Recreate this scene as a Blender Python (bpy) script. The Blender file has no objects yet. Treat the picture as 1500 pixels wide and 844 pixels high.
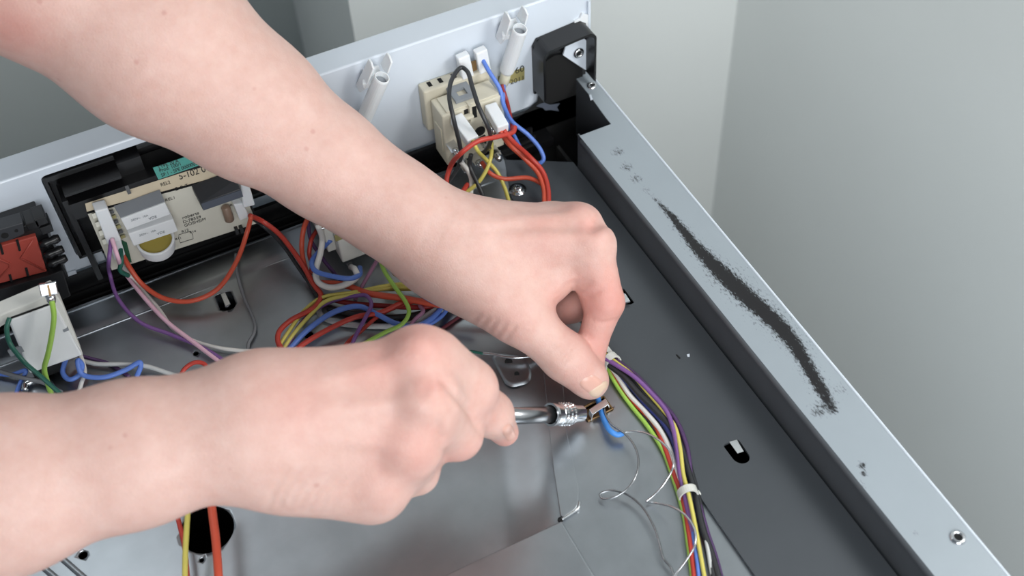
import bpy, bmesh, math, random
import numpy as np
from mathutils import Vector, Matrix
from mathutils.bvhtree import BVHTree
random.seed(4)
SC = bpy.context.scene
COL = SC.collection

# ------------------------------------------------------------------ camera, world, lights
FPX = 1750.0
PITCH, YAW, ROLL = 0.8610574, 0.41171075, -0.06372186
CAM = np.array([-0.29726673, -0.54547396, 0.59165498])
def cam_axes(p, y, r):
    fw = np.array([math.sin(y)*math.cos(p), math.cos(y)*math.cos(p), -math.sin(p)])
    rt = np.array([math.cos(y), -math.sin(y), 0.0]); up = np.cross(rt, fw)
    return np.array([rt*math.cos(r)+up*math.sin(r), -(-rt*math.sin(r)+up*math.cos(r)), fw])
M = cam_axes(PITCH, YAW, ROLL)
cd = bpy.data.cameras.new('camera'); cam = bpy.data.objects.new('camera', cd); COL.objects.link(cam)
cd.sensor_fit = 'HORIZONTAL'; cd.sensor_width = 36.0; cd.lens = 36.0*FPX/1500.0
cd.clip_start = 0.02; cd.clip_end = 30
cd.dof.use_dof = True; cd.dof.focus_distance = 0.745; cd.dof.aperture_fstop = 7.5
mw = Matrix.Identity(4)
for i in range(3):
    mw[i][0] = M[0][i]; mw[i][1] = -M[1][i]; mw[i][2] = -M[2][i]; mw[i][3] = CAM[i]
cam.matrix_world = mw
SC.camera = cam

w = bpy.data.worlds.new('world'); SC.world = w; w.use_nodes = True
w.node_tree.nodes['Background'].inputs[0].default_value = (0.80, 0.90, 1.0, 1)
w.node_tree.nodes['Background'].inputs[1].default_value = 0.21
def area(name, loc, target, size, power, color, sy=None):
    l = bpy.data.lights.new(name, 'AREA'); l.energy = power; l.color = color
    l.shape = 'RECTANGLE'; l.size = size; l.size_y = sy or size
    o = bpy.data.objects.new(name, l); COL.objects.link(o); o.location = loc
    o.rotation_euler = (Vector(target)-Vector(loc)).to_track_quat('-Z', 'Y').to_euler()
    return o
area('work_light', (0.385, -0.50, 0.60), (-0.12, -0.02, 0.05), 0.26, 4.6, (1.0, 0.985, 0.96), 0.34)
area('window_light', (-0.42, -1.42, 0.74), (-0.05, 0.0, 0.0), 0.85, 20.0, (0.96, 0.99, 1.0), 0.9)
area('streak_light', (-0.62, 0.57, 1.45), (-0.2, -0.1, 0.0), 0.40, 3.0, (0.90, 0.96, 1.0))  # unseen light, added to give the tray dish its bright streak
SC.view_settings.view_transform = 'Standard'; SC.view_settings.look = 'None'
SC.view_settings.gamma = 1.0; SC.view_settings.exposure = 0.0
SC.view_settings.use_curve_mapping = False

# ------------------------------------------------------------------ survey helpers (pixel of the 1500x844 photo -> point on a real plane)
def ray(px, py): return M.T @ np.array([(px-750)/FPX, (py-422)/FPX, 1.0])
def pz(px, py, z=0.0): r = ray(px, py); return Vector(CAM + r*(z-CAM[2])/r[2])
def pY(px, py, y): r = ray(px, py); return Vector(CAM + r*(y-CAM[1])/r[1])
def pX(px, py, x): r = ray(px, py); return Vector(CAM + r*(x-CAM[0])/r[0])
def pd(px, py, d): return Vector(CAM + ray(px, py)*d)
def depth_z(px, py, z): r = ray(px, py); return (z-CAM[2])/r[2]

# ------------------------------------------------------------------ materials
def s2l(c): return tuple(((x/255)/12.92 if x/255 <= .04045 else ((x/255+.055)/1.055)**2.4) for x in c)
def mat(name, rgb, rough=.5, metal=0.0, var=.06, scale=60, bump=0.0, bscale=400, spec=.5, sss=0, trans=0, aniso=None):
    m = bpy.data.materials.new(name); m.use_nodes = True; nt = m.node_tree; b = nt.nodes['Principled BSDF']
    c = s2l(rgb)
    tc = nt.nodes.new('ShaderNodeTexCoord'); nz = nt.nodes.new('ShaderNodeTexNoise')
    nz.inputs['Scale'].default_value = scale; nz.inputs['Detail'].default_value = 5
    nt.links.new(tc.outputs['Object'], nz.inputs['Vector'])
    rp = nt.nodes.new('ShaderNodeValToRGB')
    rp.color_ramp.elements[0].position = .3; rp.color_ramp.elements[1].position = .7
    rp.color_ramp.elements[0].color = tuple(x*(1-var) for x in c)+(1,)
    rp.color_ramp.elements[1].color = tuple(min(1, x*(1+var)) for x in c)+(1,)
    nt.links.new(nz.outputs['Fac'], rp.inputs['Fac']); nt.links.new(rp.outputs['Color'], b.inputs['Base Color'])
    b.inputs['Roughness'].default_value = rough; b.inputs['Metallic'].default_value = metal
    b.inputs['Specular IOR Level'].default_value = spec
    if sss:
        b.inputs['Subsurface Weight'].default_value = sss
        b.inputs['Subsurface Radius'].default_value = (1, .8, .7); b.inputs['Subsurface Scale'].default_value = .002
    if trans: b.inputs['Transmission Weight'].default_value = trans
    if bump:
        n2 = nt.nodes.new('ShaderNodeTexNoise'); n2.inputs['Scale'].default_value = bscale; n2.inputs['Detail'].default_value = 3
        nt.links.new(tc.outputs['Object'], n2.inputs['Vector'])
        bp = nt.nodes.new('ShaderNodeBump'); bp.inputs['Strength'].default_value = bump; bp.inputs['Distance'].default_value = .0006
        nt.links.new(n2.outputs['Fac'], bp.inputs['Height']); nt.links.new(bp.outputs['Normal'], b.inputs['Normal'])
    return m
MT = {}
MT['wall'] = mat('wall_paint', (233, 236, 234), .8, var=.012, scale=5, bump=.05, bscale=150)
MT['wall_shaded'] = mat('wall_paint_shaded', (186, 191, 189), .8, var=.012, scale=5)  # wall paint toned down to carry the shade on the set-back wall
MT['floor'] = mat('floor_lino', (150, 145, 138), .5, scale=20)
MT['panel'] = mat('white_enamel', (204, 212, 222), .3, var=.01, scale=20)
MT['flange'] = mat('grey_enamel', (152, 161, 168), .42, metal=.15, var=.02, scale=30, bump=.03, bscale=900)
MT['inner'] = mat('dark_steel_wall', (88, 92, 97), .45, metal=.3, var=.05)
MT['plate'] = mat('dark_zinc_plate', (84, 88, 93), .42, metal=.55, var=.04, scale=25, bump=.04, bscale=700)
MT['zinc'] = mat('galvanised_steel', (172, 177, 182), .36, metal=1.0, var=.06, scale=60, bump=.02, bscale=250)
MT['chrome'] = mat('bright_steel', (205, 207, 210), .2, metal=1.0, var=.04)
MT['chrome_dark'] = mat('shaft_steel', (150, 152, 155), .26, metal=1.0, var=.05)
MT['rust'] = mat('tarnished_brass', (140, 112, 76), .45, metal=.7, var=.2, scale=300)
MT['black'] = mat('black_plastic', (17, 17, 19), .35, var=.1)
MT['blackmatt'] = mat('matt_black', (9, 9, 10), .9, var=.2)  # flat black, also stands for shade in gaps, holes and under the cap
MT['charcoal'] = mat('charcoal_plastic', (48, 50, 54), .5, var=.06)
MT['grey'] = mat('grey_plastic', (135, 140, 146), .5)
MT['slate'] = mat('slate_plastic', (84, 90, 102), .45)
MT['pcb'] = mat('cream_laminate', (214, 211, 198), .5, var=.03)
MT['cream'] = mat('cream_bakelite', (204, 198, 180), .5, var=.03, bump=.05)
MT['strip'] = mat('beige_strip', (198, 184, 158), .5)
MT['offwhite'] = mat('offwhite_plastic', (216, 216, 210), .5, var=.02)
MT['nylon'] = mat('nylon', (226, 229, 232), .42, var=.02, sss=.3)
MT['whitebox'] = mat('white_relay', (228, 230, 232), .45, var=.015)
MT['yellow_disc'] = mat('brass_disc', (196, 178, 96), .4, metal=.3)
MT['red_block'] = mat('red_plastic', (150, 62, 52), .45, var=.08, bump=.1)
MT['teal'] = mat('teal_sticker', (62, 148, 138), .6)
MT['ink'] = mat('printing_ink', (30, 30, 32), .7)
MT['olive'] = mat('olive_sticker', (150, 142, 92), .6)
MT['amber'] = mat('brown_resin', (138, 116, 100), .35)
MT['tie'] = mat('clear_tie', (206, 206, 200), .4, sss=.2)
MT['glasstube'] = mat('lamp_body', (208, 205, 186), .35, sss=.2)
MT['green_pcb'] = mat('green_solder_mask', (28, 92, 62), .4)
W = dict(red=(188, 62, 50), orange=(200, 82, 58), darkred=(150, 40, 40), yellow=(206, 194, 98), olive=(168, 150, 66), blue=(92, 126, 206),
         deepblue=(48, 92, 158), navy=(40, 48, 110), purple=(122, 84, 144), darkpurple=(76, 50, 92), pink=(226, 182, 200), mauve=(158, 112, 140),
         white=(216, 214, 210), grey=(120, 122, 126), black=(42, 43, 46), green=(104, 190, 92), darkgreen=(30, 92, 78), brightblue=(64, 132, 208),
         palegrey=(196, 198, 198), maroon=(96, 40, 50), limeyellow=(156, 196, 84))
for k, v in W.items(): MT['w_'+k] = mat('insulation_'+k, v, .42, var=.04, scale=120)

# ------------------------------------------------------------------ mesh helpers
def obj(name, bm, m, parent=None, smooth=False, bevel=0.0, seg=2):
    bmesh.ops.recalc_face_normals(bm, faces=bm.faces)
    me = bpy.data.meshes.new(name); bm.to_mesh(me); bm.free()
    o = bpy.data.objects.new(name, me); COL.objects.link(o)
    me.materials.append(MT[m] if isinstance(m, str) else m)
    if smooth:
        for p in me.polygons: p.use_smooth = True
    if parent: o.parent = parent
    if bevel:
        md = o.modifiers.new('bevel', 'BEVEL'); md.width = bevel; md.segments = seg; md.limit_method = 'ANGLE'; md.angle_limit = .6
    return o
def tag(o, label=None, cat=None, group=None, kind=None):
    for k, v in (('label', label), ('category', cat), ('group', group), ('kind', kind)):
        if v: o[k] = v
    return o
def thing(name, label, cat, loc=(0, 0, 0), group=None):
    o = bpy.data.objects.new(name, None); COL.objects.link(o); o.location = loc; o.empty_display_size = .01
    bpy.context.view_layer.update()
    return tag(o, label, cat, group)
def setp(o, parent):
    o.parent = parent; o.matrix_parent_inverse = Matrix.Translation(-Vector(parent.location)); return o
def part(name, bm, m, parent, label=None, **k):
    o = obj(name, bm, m, **k)
    root = parent; off = Vector((0, 0, 0))
    while root: off += Vector(root.location); root = root.parent
    for v in o.data.vertices: v.co -= off
    o.parent = parent
    if label: o['label'] = label
    return o
def B(): return bmesh.new()
def box(bm, a, b):
    x0, x1 = sorted((a[0], b[0])); y0, y1 = sorted((a[1], b[1])); z0, z1 = sorted((a[2], b[2]))
    v = [bm.verts.new(p) for p in ((x0,y0,z0),(x1,y0,z0),(x1,y1,z0),(x0,y1,z0),(x0,y0,z1),(x1,y0,z1),(x1,y1,z1),(x0,y1,z1))]
    for f in ((0,3,2,1),(4,5,6,7),(0,1,5,4),(1,2,6,5),(2,3,7,6),(3,0,4,7)): bm.faces.new([v[i] for i in f])
    return bm
def obox(bm, p0, p1, wx, wy, side=(1, 0, 0), taper=1.0):
    p0 = Vector(p0); p1 = Vector(p1); d = (p1-p0).normalized(); s = Vector(side); s = (s-d*s.dot(d)).normalized(); t = d.cross(s)
    v = []
    for p, k in ((p0, 1), (p1, taper)):
        for a, b in ((-1,-1),(1,-1),(1,1),(-1,1)): v.append(bm.verts.new(p+s*a*wx/2*k+t*b*wy/2*k))
    for f in ((0,3,2,1),(4,5,6,7),(0,1,5,4),(1,2,6,5),(2,3,7,6),(3,0,4,7)): bm.faces.new([v[i] for i in f])
    return bm
def prism(bm, pts, ext):
    pts = [Vector(p) for p in pts]; e = Vector(ext)
    a = [bm.verts.new(p) for p in pts]; b = [bm.verts.new(p+e) for p in pts]
    bm.faces.new(a); bm.faces.new(b[::-1]); n = len(a)
    for i in range(n): bm.faces.new((a[i], b[i], b[(i+1) % n], a[(i+1) % n]))
    return bm
def lathe(bm, p0, p1, prof, seg=24, closed=True):
    p0 = Vector(p0); p1 = Vector(p1); d = (p1-p0); L = d.length; d.normalize()
    s = d.orthogonal().normalized(); t = d.cross(s); rings = []
    for h, r in prof:
        rings.append([bm.verts.new(p0+d*h*L+(s*math.cos(a)+t*math.sin(a))*r) for a in [2*math.pi*i/seg for i in range(seg)]])
    for A, C in zip(rings, rings[1:]):
        for i in range(seg): bm.faces.new((A[i], A[(i+1) % seg], C[(i+1) % seg], C[i]))
    if closed: bm.faces.new(rings[0][::-1]); bm.faces.new(rings[-1])
    return bm
def spline(pts, n=9):
    P = [Vector(p) for p in pts]; P = [P[0]*2-P[1]]+P+[P[-1]*2-P[-2]]; out = []
    for i in range(1, len(P)-2):
        p0, p1, p2, p3 = P[i-1:i+3]
        t0 = 0; t1 = max((p1-p0).length, 1e-6)**.5; t2 = t1+max((p2-p1).length, 1e-6)**.5; t3 = t2+max((p3-p2).length, 1e-6)**.5
        for k in range(n):
            t = t1+(t2-t1)*k/n
            a1 = p0*((t1-t)/(t1-t0))+p1*((t-t0)/(t1-t0)); a2 = p1*((t2-t)/(t2-t1))+p2*((t-t1)/(t2-t1)); a3 = p2*((t3-t)/(t3-t2))+p3*((t-t2)/(t3-t2))
            b1 = a1*((t2-t)/(t2-t0))+a2*((t-t0)/(t2-t0)); b2 = a2*((t3-t)/(t3-t1))+a3*((t-t1)/(t3-t1))
            out.append(b1*((t2-t)/(t2-t1))+b2*((t-t1)/(t2-t1)))
    return out+[P[-2]]
def tube(bm, pts, r, seg=10, n=9, smooth=True):
    C = spline(pts, n) if smooth else [Vector(p) for p in pts]
    up = None; rings = []
    for i, c in enumerate(C):
        d = (C[min(i+1, len(C)-1)]-C[max(i-1, 0)]).normalized()
        s = d.orthogonal().normalized() if up is None else (up-d*up.dot(d)).normalized()
        up = s; t = d.cross(s)
        rings.append([bm.verts.new(c+(s*math.cos(a)+t*math.sin(a))*r) for a in [2*math.pi*k/seg for k in range(seg)]])
    for A, D in zip(rings, rings[1:]):
        for k in range(seg): bm.faces.new((A[k], A[(k+1) % seg], D[(k+1) % seg], D[k]))
    bm.faces.new(rings[0][::-1]); bm.faces.new(rings[-1]); return bm
def text(s, origin, ex, ey, size, parent, m='ink', name='printed_text', off=.0004):
    c = bpy.data.curves.new('t', 'FONT'); c.body = s; c.size = size; c.extrude = .00005
    o = bpy.data.objects.new('t', c); COL.objects.link(o); bpy.context.view_layer.update()
    me = bpy.data.meshes.new_from_object(o.evaluated_get(bpy.context.evaluated_depsgraph_get()))
    bpy.data.objects.remove(o); bpy.data.curves.remove(c)
    ex = Vector(ex).normalized(); ey = Vector(ey); ey = (ey-ex*ey.dot(ex)).normalized(); n = ex.cross(ey)
    base = Vector(origin)+n*off
    root = parent; sh = Vector((0, 0, 0))
    while root: sh += Vector(root.location); root = root.parent
    for v in me.vertices: v.co = base+ex*v.co.x+ey*v.co.y+n*v.co.z-sh
    me.name = name; me.materials.clear(); me.materials.append(MT[m])
    t = bpy.data.objects.new(name, me); COL.objects.link(t); t.parent = parent; return t
def boolean_cut(o, cutters):
    for c in cutters:
        md = o.modifiers.new('b', 'BOOLEAN'); md.operation = 'DIFFERENCE'; md.solver = 'EXACT'; md.object = c
    bpy.context.view_layer.update()
    me = bpy.data.meshes.new_from_object(o.evaluated_get(bpy.context.evaluated_depsgraph_get()))
    o.modifiers.clear(); old = o.data; o.data = me; bpy.data.meshes.remove(old)
    for c in cutters: d = c.data; bpy.data.objects.remove(c); bpy.data.meshes.remove(d)
def cutter(polys, depth=.02, top=.01):
    bm = B()
    for p in polys: prism(bm, [Vector((q[0], q[1], top)) for q in p], (0, 0, -depth-top))
    bmesh.ops.recalc_face_normals(bm, faces=bm.faces)
    me = bpy.data.meshes.new('c'); bm.to_mesh(me); bm.free(); c = bpy.data.objects.new('c', me); COL.objects.link(c); return c
def disc_poly(p, r, n=20): return [(p[0]+r*math.cos(2*math.pi*i/n), p[1]+r*math.sin(2*math.pi*i/n)) for i in range(n)]
def round_poly(pts, r, n=4):
    out = []; N = len(pts)
    for i in range(N):
        a, b, c = Vector(pts[i-1][:2]), Vector(pts[i][:2]), Vector(pts[(i+1) % N][:2])
        rr = min(r, (a-b).length*.45, (c-b).length*.45); p = b+(a-b).normalized()*rr; q = b+(c-b).normalized()*rr
        for k in range(n+1):
            t = k/n; out.append(tuple(p*(1-t)**2+b*2*t*(1-t)+q*t*t))
    return out

# ------------------------------------------------------------------ setting
YB, XR = 0.40, 0.4275
XL = pY(510, 0, YB).x
def struct(name, bm, m): return tag(obj(name, bm, m), kind='structure')
struct('floor', box(B(), (-2.2, -2.0, -.90), (XR+.1, 1.2, -.85)), 'floor')
struct('wall_back', box(B(), (XL, YB, -.85), (XR, YB+.24, 1.9)), 'wall')
struct('wall_left', box(B(), (-2.2, YB+.24, -.85), (XR, YB+.34, 1.9)), 'wall_shaded')  # recess added for the soft shade edge, its colour darkened as well
struct('wall_right', box(B(), (XR, -2.0, -.85), (XR+.1, YB+.34, 1.9)), 'wall')

# ------------------------------------------------------------------ cooker carcass
cook = thing('cooker', 'open cooker carcass with galvanised top tray and grey side rim, hob removed', 'cooker', (-.3, -.25, -.85))
XE = -.066
def tray_z(x, y):
    z = 0.0
    # pressed lip towards the control panel
    t = min(max((y-.0160)/.0035, 0), 1); z += .0016*t*t*(3-2*t)
    # shallow dish left of the oblique fold, dying out away from the corner
    fx = -.107+(y+.147)*(.0385/.099); s = fx-x
    if y < -.12 and s > -.002:
        k = min(max(s/.035, 0), 1); k = k*k*(3-2*k); g = 1
        fade = math.exp(-max(s-.035, 0)/.09); v_ = min(1, max(0, (-.12-y)/.06)); z += -.0065*k*fade*v_*v_*(3-2*v_)
    z += .0006*math.sin(x*23+1)*math.sin(y*17+.5)
    return z
bm = B(); nx, ny = 196, 230; x0, x1, y0, y1 = -.64, -.044, -.62, .040; g = []
for j in range(ny+1):
    row = []
    for i in range(nx+1):
        x = x0+(x1-x0)*i/nx; y = y0+(y1-y0)*j/ny
        row.append(bm.verts.new((x, y, tray_z(x, y))))
    g.append(row)
for j in range(ny):
    for i in range(nx): bm.faces.new((g[j][i], g[j][i+1], g[j+1][i+1], g[j+1][i]))
# close it 1 mm below
ret = bmesh.ops.extrude_face_region(bm, geom=list(bm.faces))
low = {v for v in ret['geom'] if isinstance(v, bmesh.types.BMVert)}
for v in low: v.co.z -= .0012
tray = part('tray', bm, 'zinc', cook, smooth=True)
def P2(*a): return [tuple(pz(*p))[:2] for p in a]
clip_hole = P2((851, 600), (872, 589), (884, 582), (897, 600), (880, 609), (862, 618))
holes = [disc_poly(pz(303, 775), .0152, 28), disc_poly(pz(287, 518), .0017), disc_poly(pz(122, 814), .0026), disc_poly(pz(295, 820), .0014),
         disc_poly(pz(452, 490), .003), disc_poly(pz(745, 530), .0024), disc_poly(pz(757, 548), .0015), clip_hole,
         round_poly(P2((315, 434), (324, 430), (330, 451), (336, 449), (330, 428), (338, 427), (346, 445), (343, 452), (330, 456), (323, 455)), .0012)]
boolean_cut(tray, [cutter(holes)])
part('inner_floor', box(B(), (-.64, -.62, -.07), (-.002, .05, -.06)), 'blackmatt', cook)
# flap lying on the tray beside the dish
fl = round_poly(P2((796, 545), (823, 543), (831, 640), (848, 720), (846, 746), (822, 762), (811, 690)), .003)
part('flap', prism(B(), [(p[0], p[1], .0003) for p in fl], (0, 0, .0015)), 'zinc', cook, 'flat steel flap with a rounded corner', bevel=.0003)
# raised cover plate in the foreground, corner at the notch
bm = B(); cx, cy = -.146, -.2475
prism(bm, [(cx, cy, .0005), (cx, -.6, .0005), (-.6, -.6, .0005), (-.6, cy, .0005)], (0, 0, .0025)); prism(bm, [(cx-.0008, cy-.0008, .0008), (cx-.0008, -.6, .0008), (-.6, -.6, .0008), (-.6, cy-.0008, .0008)], (0, 0, -.014))
part('cover_plate', bm, 'zinc', cook, 'raised steel cover plate with sharp corner', bevel=.0022, seg=3)
part('notch', lathe(B(), pz(821, 762, -.001), pz(821, 762, .0022), ((0, .0018), (1, .0012)), 10), 'blackmatt', cook)
tube_bm = tube(B(), [pz(823, 761, .0014), pz(834, 754, .0014), pz(847, 744, .0014), pz(849, 735, .0014)], .0009, 8)
part('flap_edge', tube_bm, 'chrome', cook, smooth=True)
# pressed boss with two holes
bo = round_poly(P2((718, 522), (727, 517), (768, 521), (780, 545), (776, 562), (750, 568), (740, 563)), .006, 5)
cb = sum((Vector(p) for p in bo), Vector((0, 0)))/len(bo)
bm = B(); rings = []
for k, (sc_, zz) in enumerate(((1.0, .0001), (.97, .0004), (.90, .0012), (.84, .0015), (.76, .0016), (.6, .0016))):
    rings.append([bm.verts.new((cb.x+(p[0]-cb.x)*sc_, cb.y+(p[1]-cb.y)*sc_, zz)) for p in bo])
for A, D in zip(rings, rings[1:]):
    for i in range(len(A)): bm.faces.new((A[i], A[(i+1) % len(A)], D[(i+1) % len(A)], D[i]))
bm.faces.new(rings[-1])
boss = part('boss', bm, 'zinc', cook, 'pressed oblong boss with two screw holes', smooth=True)
for (a, b, r) in ((745, 530, .0024), (757, 548, .0016)):
    part('screw_hole', lathe(B(), pz(a, b, .0012), pz(a, b, .0021), ((0, r), (1, r)), 18), 'blackmatt', boss)
# lip on the panel side
bm = B(); box(bm, (-.64, .0390, -.03), (-.044, .0402, .0022)); part('lip', bm, 'zinc', cook)
part('crease_bead', tube(B(), [(-.64, .0158, .0), (-.4, .0158, .0), (-.2, .0158, .0), (-.06, .0158, .0)], .0007, 8), 'zinc', cook, smooth=True)
# spring tab in the U slot
part('spring_tab', prism(B(), [pz(324, 433, .000), pz(330, 430, .000), pz(338, 447, .002), pz(331, 450, .002)], (0, 0, .0012)), 'chrome', cook)
# dark side plate
PB = [(-.0455, .030), (-.0575, -.005), (-.0665, -.08), (-.0685, -.155), (-.0700, -.225), (-.0700, -.62), (-.0035, -.62), (-.0035, .004)]
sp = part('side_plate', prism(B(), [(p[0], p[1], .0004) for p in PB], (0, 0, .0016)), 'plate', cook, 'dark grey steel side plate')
boolean_cut(sp, [cutter([round_poly(P2((1058, 655), (1081, 646), (1098, 671), (1097, 679), (1087, 683), (1076, 679)), .0022),
                         P2((905, 424), (914, 426), (929, 446), (924, 449), (910, 449), (902, 440))], .02, .02)])
part('spring_tab', prism(B(), [pz(1068, 649, .001), pz(1079, 646, .001), pz(1089, 663, .004), pz(1080, 666, .004)], (0, 0, .0012)), 'chrome', cook)
part('spring_tab', prism(B(), [pz(908, 430, .002), pz(916, 432, .002), pz(923, 443, .004), pz(911, 446, .004)], (0, 0, .0012)), 'chrome', cook)
def pan_screw(c, r, parent, m='chrome', n=Vector((0, 0, 1))):
    b = lathe(B(), c, c+n*r*.75, ((0, r*1.5), (.12, r*1.5), (.13, r), (.55, r*.93), (.9, r*.6), (1, r*.2)), 20)
    s = part('screw', b, m, parent, smooth=True)
    t = n.orthogonal().normalized(); u = n.cross(t)
    for a in (t, u): part('slot', obox(B(), c+n*r*.72-a*r*.45, c+n*r*.72+a*r*.45, r*.22, r*.14, n), 'blackmatt', s)
part('fleck', prism(B(), [pz(990, 520, .002), pz(992, 520, .002), pz(997, 525, .002), pz(995, 526, .002)], (0, 0, .0004)), 'blackmatt', cook)
part('fleck', prism(B(), [pz(1006, 520, .002), pz(1010, 519, .002), pz(1010, 523, .002), pz(1007, 523, .002)], (0, 0, .0005)), 'panel', cook, 'white paint fleck')
pan_screw(pz(758, 278, .002), .0042, cook)
# side panel: inner wall, flange, outer wall
bm = B(); box(bm, (-.001, -.64, -.05), (.0002, .002, .0292)); box(bm, (.0002, .0008, -.05), (.027, .002, .022)); box(bm, (.0258, .002, -.05), (.027, .058, .0292))
part('side_wall', bm, 'inner', cook, 'dark inner face of the side rim')
part('rim_roll', tube(B(), [(-.0005, -.64, .0272), (-.0005, -.4, .0272), (-.0005, -.2, .0272), (-.0005, -.004, .0272)], .0027, 10), 'inner', cook, smooth=True)
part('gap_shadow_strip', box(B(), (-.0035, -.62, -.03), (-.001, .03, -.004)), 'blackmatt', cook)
OUT = lambda y: .0362+(y+.05)*.0135
smear = [(940, 268, .10, .0016), (958, 290, .6, .0016), (985, 318, .95, .0022), (1020, 362, 1.0, .0036), (1060, 403, 1.15, .0048), (1100, 440, 1.15, .0050), (1140, 476, 1.1, .0046),
         (1165, 506, 1.05, .0040), (1185, 540, 1.0, .0034), (1203, 570, 1.0, .0034), (1219, 600, .8, .0030)]
SM = [(pz(a, b, .03), s, wd) for a, b, s, wd in smear]
tail = [(pz(1215, 592, .03), .62, .005), (pz(1198, 603, .03), .62, .0045), (pz(1180, 590, .03), .25, .004)]
spots = [(pz(905, 222, .03), .42, .006), (pz(918, 245, .03), .42, .006), (pz(932, 262, .03), .42, .006), (pz(945, 278, .03), .35, .005), (pz(1263, 682, .03), .55, .003), (pz(1266, 694, .03), .6, .0022),
         (pz(1258, 712, .03), .45, .004), (pz(1340, 782, .03), .4, .0022), (pz(1150, 440, .03), .3, .006), (pz(1190, 500, .03), .34, .006), (pz(1230, 570, .03), .34, .006), (pz(1090, 395, .03), .3, .006), (pz(1260, 625, .03), .2, .006)]
def smear_val(p):
    v = 0
    for S in (SM, tail):
        for (a, s0, w0), (b, s1, w1) in zip(S, S[1:]):
            ab = b-a; t = min(max((p-a).dot(ab)/ab.length_squared, 0), 1); d = (p-a-ab*t).length*.62
            e_ = d/(w0+(w1-w0)*t); v = max(v, (s0+(s1-s0)*t)*max(.92*math.exp(-e_**2), .46*math.exp(-(e_/2.1)**2)))
    for c, s, r in spots: v = max(v, s*1.3*math.exp(-((p-c).length/r/1.2)**2))
    return v
bm = B(); cl = bm.loops.layers.float_color.new('soot'); rows = []
ys = np.linspace(-.64, -.001, 560)
for y in ys:
    xo = OUT(y); xi = -.0012+(.004*max(0, (-y-.3))/-.34 if y < -.3 else 0)
    xi = -.0012
    rows.append([bm.verts.new((xi+(xo-xi)*i/34, y, .03)) for i in range(35)])
for A, D in zip(rows, rows[1:]):
    for i in range(34):
        f = bm.faces.new((A[i], A[i+1], D[i+1], D[i]))
        for l in f.loops:
            q = smear_val(l.vert.co); l[cl] = (q, q, q, 1)
# narrow neck beyond the notch
nk = [(.0240, -.001), (.0240, .006), (.0255, .03), (.0262, .060), (OUT(.06), .060), (OUT(.03), .03), (OUT(-.001), -.001)]
prism(bm, [(p[0], p[1], .03) for p in nk], (0, 0, -.001))
for f in bm.faces:
    if len(rows) and not (f.verts[0].co.x < .0239 or f.verts[0].co.y < -.0015):
        for l in f.loops: l[cl] = (0, 0, 0, 1)
for i in range(1):
    A = [bm.verts.new((OUT(y), y, .03)) for y in (-.64, .06)]; D = [bm.verts.new((OUT(y), y, -.05)) for y in (-.64, .06)]
    f = bm.faces.new((A[0], A[1], D[1], D[0]))
    for l in f.loops: l[cl] = (0, 0, 0, 1)
fm = MT['flange']; nt = fm.node_tree; b_ = nt.nodes['Principled BSDF']
at = nt.nodes.new('ShaderNodeAttribute'); at.attribute_name = 'soot'
tcn = [n for n in nt.nodes if n.type == 'TEX_COORD'][0]
mp = nt.nodes.new('ShaderNodeMapping'); mp.inputs['Scale'].default_value = (780, 330, 600); mp.inputs['Rotation'].default_value = (0, 0, .35)
nt.links.new(tcn.outputs['Object'], mp.inputs['Vector'])
nn = nt.nodes.new('ShaderNodeTexNoise'); nn.inputs['Scale'].default_value = 1.0; nn.inputs['Detail'].default_value = 5; nn.inputs['Roughness'].default_value = .7
nt.links.new(mp.outputs['Vector'], nn.inputs['Vector'])
nr = nt.nodes.new('ShaderNodeMapRange'); nr.inputs['From Min'].default_value = .30; nr.inputs['From Max'].default_value = .70; nr.inputs['To Max'].default_value = .62
nt.links.new(nn.outputs['Fac'], nr.inputs['Value'])
ma = nt.nodes.new('ShaderNodeMath'); ma.operation = 'ADD'; nt.links.new(at.outputs['Fac'], ma.inputs[0]); nt.links.new(nr.outputs['Result'], ma.inputs[1])
rr = nt.nodes.new('ShaderNodeMapRange'); rr.inputs['From Min'].default_value = .74; rr.inputs['From Max'].default_value = 1.02
nt.links.new(ma.outputs[0], rr.inputs['Value'])
mx = nt.nodes.new('ShaderNodeMix'); mx.data_type = 'RGBA'; old = b_.inputs['Base Color'].links[0].from_socket
nt.links.new(rr.outputs['Result'], mx.inputs['Factor']); nt.links.new(old, mx.inputs['A']); mx.inputs['B'].default_value = s2l((26, 25, 28))+(1,)
nt.links.new(mx.outputs['Result'], b_.inputs['Base Color'])
part('rim_flange', bm, 'flange', cook, 'light grey painted rim with a long black soot smear')
part('rim_edge', tube(B(), [(OUT(y), y, .0297) for y in (-.64, -.4, -.2, 0, .06)], .0009, 8), 'panel', cook, smooth=True)
for (a, b, r) in ((1403, 788, .0030), (867, 126, .0026)):
    c = pz(a, b, .03)
    rv = part('rivet_hole', lathe(B(), c, c+Vector((0, 0, .0014)), ((0, r*1.45), (.6, r*1.35), (1, r*1.05), (1, r*.75), (.3, r*.7)), 20, closed=False), 'chrome', cook, smooth=True)
    part('hole', lathe(B(), c+Vector((0, 0, .0002)), c+Vector((0, 0, .0005)), ((0, r*.74), (1, r*.74)), 16), 'blackmatt', rv)
part('paint_chip', prism(B(), [pz(863, 140, .0302), pz(866, 139, .0302), pz(868, 146, .0302), pz(865, 147, .0302)], (0, 0, .0006)), 'panel', cook)
# carcass body below
bm = B(); box(bm, (-.64, .056, -.85), (.034, .062, -.012)); box(bm, (-.646, -.64, -.85), (-.64, .062, .0)); box(bm, (-.64, -.646, -.85), (.034, -.64, .0)); box(bm, (.0285, -.64, -.85), (.0335, .06, -.05))
part('body_shell', bm, 'panel', cook)
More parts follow.
